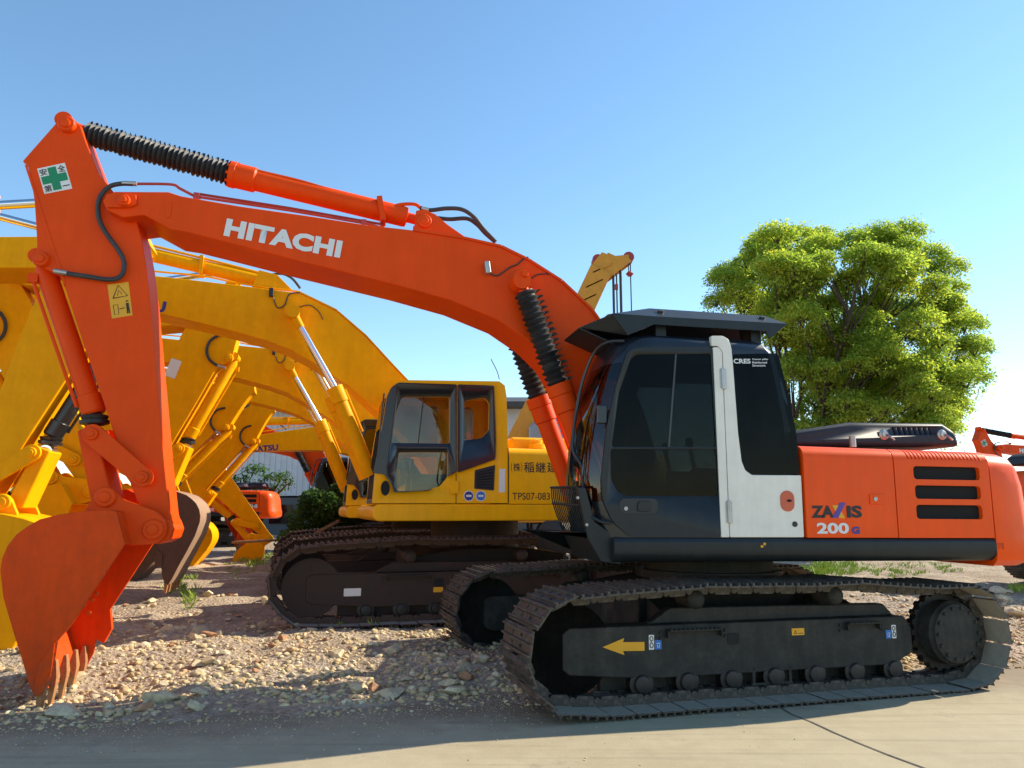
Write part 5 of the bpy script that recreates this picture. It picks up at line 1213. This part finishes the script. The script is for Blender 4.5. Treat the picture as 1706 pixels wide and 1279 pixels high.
def limb(m, pts, r0, r1, n=7):
    rings = []; u = None
    for i, p_ in enumerate(pts):
        d = (pts[min(i + 1, len(pts) - 1)] - pts[max(i - 1, 0)]).normalized()
        if u is None: u = d.orthogonal().normalized()
        u = (u - d * u.dot(d)).normalized(); w_ = d.cross(u); t = i / (len(pts) - 1); r = r0 * (1 - t) + r1 * t
        rings.append([p_ + (u * math.cos(2 * math.pi * k / n) + w_ * math.sin(2 * math.pi * k / n)) * r for k in range(n)])
    m.loft(rings)
rnd = random.Random(21); cr = []
outl = [(1175, 500), (1190, 460), (1225, 430), (1265, 405), (1320, 380), (1370, 392), (1420, 385), (1470, 378), (1520, 398), (1560, 418), (1595, 440), (1608, 475), (1598, 510), (1625, 545), (1645, 575), (1640, 610), (1610, 640), (1600, 680), (1590, 710), (1560, 730), (1500, 725), (1440, 715), (1390, 720), (1350, 690), (1330, 640), (1290, 570), (1240, 510)]
from_ = Vector((1420, 560))
for (a, b_) in outl:
    d = (Vector((a, b_)) - from_); q = Vector((a, b_)) - d.normalized() * 20; cr.append((q.x, q.y, rnd.uniform(22, 36), rnd.uniform(-1.2, 1.2)))
def inside(x, y):
    c = False; j = len(outl) - 1
    for i in range(len(outl)):
        (xi, yi), (xj, yj) = outl[i], outl[j]
        if (yi > y) != (yj > y) and x < (xj - xi) * (y - yi) / (yj - yi) + xi: c = not c
        j = i
    return c
tries = 0
while len(cr) < 190 and tries < 4000:
    tries += 1; x, y = rnd.uniform(1200, 1640), rnd.uniform(390, 720)
    if not inside(x, y) or (1490 < x < 1560 and 540 < y < 600 and rnd.random() < .6): continue
    if any(math.hypot(x - a, (y - b_) * 1.5) < 30 and abs(o_) < 9 for a, b_, _, o_ in cr) and rnd.random() < .8: continue
    cr.append((x, y, rnd.uniform(20, 36), rnd.uniform(-3.2, 3.2)))
cr += [(1325, 690, 24, .5), (1345, 715, 26, -1), (1385, 722, 26, .5), (1375, 690, 24, 1), (1430, 735, 24, 0)]
rnd.shuffle(cr); TY = 24
tb = depth_pt(1350, 800, TY); tb.z = .1
tree('tree', tb, cr, TY, 0, 5600, .09, LEAF, 'large round yellow-green tree behind the hood of the orange excavator', 5, .28, 9)
t2 = depth_pt(430, 850, 30); t2.z = .2
tree('tree', t2, [(400, 800, 16, 0), (425, 785, 18, .5), (450, 800, 17, -.5), (470, 795, 14, 0), (410, 830, 14, 0), (440, 820, 13, .5), (430, 840, 12, 0), (480, 805, 10, 0), (415, 815, 16, .5), (460, 815, 14, .5), (395, 815, 14, 0)], 30, 0, 900, .15, LEAFD, 'small dark leafy tree in front of the shed below the orange boom', 6, .12, 3)
t3 = depth_pt(885, 800, 30); t3.z = .2
tree('tree', t3, [(880, 700, 14, 0), (900, 690, 14, .5), (895, 665, 12, 0), (870, 715, 12, 0), (905, 720, 14, 0)], 30, 0, 380, .14, LEAFD, 'small thin tree between the yellow cab and the orange boom cylinders', 8, .1, 3)
g = depth_pt(515, 860, 19); m = MB(); rb = random.Random(2); root = empty('bush', Matrix.Translation((g.x, g.y, .15)), 'dense green bush behind the nose of the muddy yellow track', 'bush')
for (cx_, cz_, r) in ((-.35, .5, .5), (.3, .6, .6), (0, 1.1, .5), (.5, 1.35, .45), (-.1, .3, .6), (.1, 1.5, .4), (.75, .9, .5), (.7, 1.75, .3)): bush_leaves(m, cx_, rb.uniform(-.2, .2), cz_, r, r, r, 1200, .06, rb, .3)
m.obj('foliage', LEAFD, root, 0, False); m = MB()
for k in range(5): m.tube([(0, 0, -.1), (rb.uniform(-.2, .2), 0, .4), (rb.uniform(-.5, .5), rb.uniform(-.2, .2), 1.0)], .02, 6)
m.obj('stem', BARK, root)
# ------------------------------------------------------------------ long shed
WALLW = mat('white shed cladding', (.55, .57, .60), .6, dirt=.2, scale=.6); ROOFD = mat('dark roof sheet', (.05, .05, .05), .7); SHADE = mat('shed lower windows and shade', (.06, .07, .075), .6, dirt=.3)  # lower band: windows and shade put into one dark colour
sy = 42; xa, xb = at_px(380, sy), at_px(935, sy); wl, wr = xa, xb
root = empty('warehouse', Matrix.Translation(((xa + xb) / 2, sy, .2)), 'long white warehouse with a dark roof far behind the machines', 'building')
hw = (xb - xa) / 2; zt_ = depth_pt(880, 687, sy).z; zr = depth_pt(880, 659, sy).z; zm = depth_pt(480, 832, sy).z
m = MB(); m.box((0, 4, (zm + zt_) / 2), (2 * hw, 8, zt_ - zm))
for k in range(60): m.box((-hw + 2 * hw * (k + .5) / 60, -.02, (zm + zt_) / 2), (.08, .06, zt_ - zm - .02))
m.obj('wall', WALLW, root)
m = MB(); m.box((0, 4, zm / 2 - .1), (2 * hw - .05, 7.9, zm)); m.obj('lower_wall', SHADE, root)
for k in range(9): m = MB(); m.box((-hw + 2 * hw * (k + .5) / 9, .02, 1.1), (1.2, .08, 1.0)); m.obj('window', GLASS, root)
m = MB(); m.loft([[(-hw - .6, y, z) for y, z in ((-1.2, zt_), (-1.2, zt_ + .25), (4, zr + .3), (9.2, zt_ + .25), (9.2, zt_))], [(hw + .6, y, z) for y, z in ((-1.2, zt_), (-1.2, zt_ + .25), (4, zr + .3), (9.2, zt_ + .25), (9.2, zt_))]]); m.obj('roof', ROOFD, root)
# ------------------------------------------------------------------ mobile crane
CRY = mat('crane yellow', (.62, .27, .01), .5, dirt=.3, dirtcol=(.3, .16, .04)); CRR = mat('crane red sheave', (.35, .04, .03), .5); GREYC = mat('grey crane cab', (.22, .24, .27), .4, coat=.3)
cy = 30; C_ = lambda px, py, dy=0: depth_pt(px, py, cy + dy)
base = C_(812, 840); root = empty('mobile_crane', Matrix.Translation((base.x, base.y, .2)), 'yellow mobile crane with its boom rising behind the orange boom', 'crane')
I = root.matrix_world.inverted(); D = lambda px, py, dy=0: I @ C_(px, py, dy)
def beam(m, a, b_, w0, w1, dep):
    d = (b_ - a).normalized(); u = d.cross(Vector((0, 1, 0))).normalized(); yv = Vector((0, 1, 0))
    m.loft([[q + u * sx * w_ + yv * sy_ * dep for sx, sy_ in ((-1, -1), (1, -1), (1, 1), (-1, 1))] for q, w_ in ((a, w0), (b_, w1))])
m = MB(); a, b_, c_ = D(825, 815), D(900, 668), D(1000, 452)
beam(m, a, b_, .48, .48, .45); beam(m, b_, c_, .46, .44, .40); bm_ = m.obj('telescopic_boom', CRY, root, .03)
m = MB(); q = D(940, 582)
for k in range(7):
    t = k / 6; v = b_.lerp(c_, .3 + .7 * t); m.box(v + Vector((0, -.38, 0)), (.75, .04, .05), Matrix.Rotation(-.45, 3, 'Y'))
m.obj('boom_stiffener', CRY, bm_)
m = MB(); h0, h1, h2 = D(1000, 452), D(1012, 432), D(1046, 434)
for dy in (-.3, .3):
    o_ = Vector((0, dy, 0)); beam(m, h0 + o_, D(1009, 427) + o_, .42, .20, .03); beam(m, D(1003, 438) + o_, h2 + o_, .16, .14, .022); beam(m, D(1004, 466) + o_, h2 + o_, .15, .15, .026); beam(m, D(1024, 437) + o_, D(1014, 462) + o_, .08, .08, .018); beam(m, D(1010, 427) + o_, D(1032, 437) + o_, .07, .07, .014)
m.obj('boom_head', CRY, bm_)
for px, py in ((995, 435), (1046, 431)):
    m = MB(); q = D(px, py); m.lathe(q - Vector((0, .25, 0)), q + Vector((0, .25, 0)), [(0, .22), (.1, .22), (.15, .16), (.35, .16), (.4, .22), (.5, .22)], 20); m.obj('sheave', CRR, bm_)
for px, top_, bot, r in ((1021.5, 455, 560, .05), (1027, 457, 530, .03), (1033.5, 450, 560, .055), (1050, 435, 560, .025), (1047, 438, 455, .02)):
    m = MB(); q = D(px, top_); e = D(px, bot); e.x = q.x; m.cyl(q, e, r, n=8); m.obj('hoist_rope', HOSE, bm_)
m = MB(); q = D(1049, 456); m.lathe(q - Vector((0, 0, .1)), q + Vector((0, 0, .1)), [(0, .08), (.1, .16), (.2, .06)], 14); q = D(1027, 478); m.box(q, (.12, .12, .22)); m.obj('limit_weight', CRR, bm_)
m = MB(); m.tube([D(992, 436), D(985, 462), D(972, 492), D(950, 540)], .06, 8); m.tube([D(1010, 426), D(1025, 428), D(1046, 428)], .025, 6); m.obj('cable', HOSE, bm_)
m = MB(); z_ = 1.0
m.box((.5, 0, 1.1), (9, 2.4, .5)); m.box((0, 0, 1.8), (3, 2.3, 1.0)); m.obj('carrier', CRY, root, .05)
for x in (-2.8, -1.4, 2.4, 3.8):
    for sy_ in (-1.05, 1.05): m = MB(); m.lathe((x, sy_ - .2, .45), (x, sy_ + .2, .45), [(0, .40), (.05, .52), (.35, .52), (.4, .40)], 24); m.obj('wheel', RUBBER, root)
m = MB(); q0 = [D(px, py) for px, py in ((880, 760), (880, 715), (892, 705), (925, 697), (945, 697), (945, 760))]
m.prism([(v.x, v.z) for v in q0], -1.2, .6); m.obj('operator_cab', GREYC, root, .10, seg=4)
# crates and planks in the yard
WOOD = mat('old planks', (.20, .13, .08), .85, var=.3, scale=8, bump=.4, bscale=30)
for (px, py, Y, L_, tl, rz, lb) in ((527, 888, 15.5, 1.0, .5, .1, 'brown plank leaning up behind the muddy track nose'), (455, 900, 20, 2.0, .05, .0, 'low stack plank lying on the ground right of the red tail')):
    g = depth_pt(px, py, Y); m = MB(); m.box((0, 0, 0), (L_, .30, .06)); o = m.obj('plank', WOOD, None, .006); o.location = g; o.rotation_euler = (0, -tl, rz); tag(o, lb, 'plank')
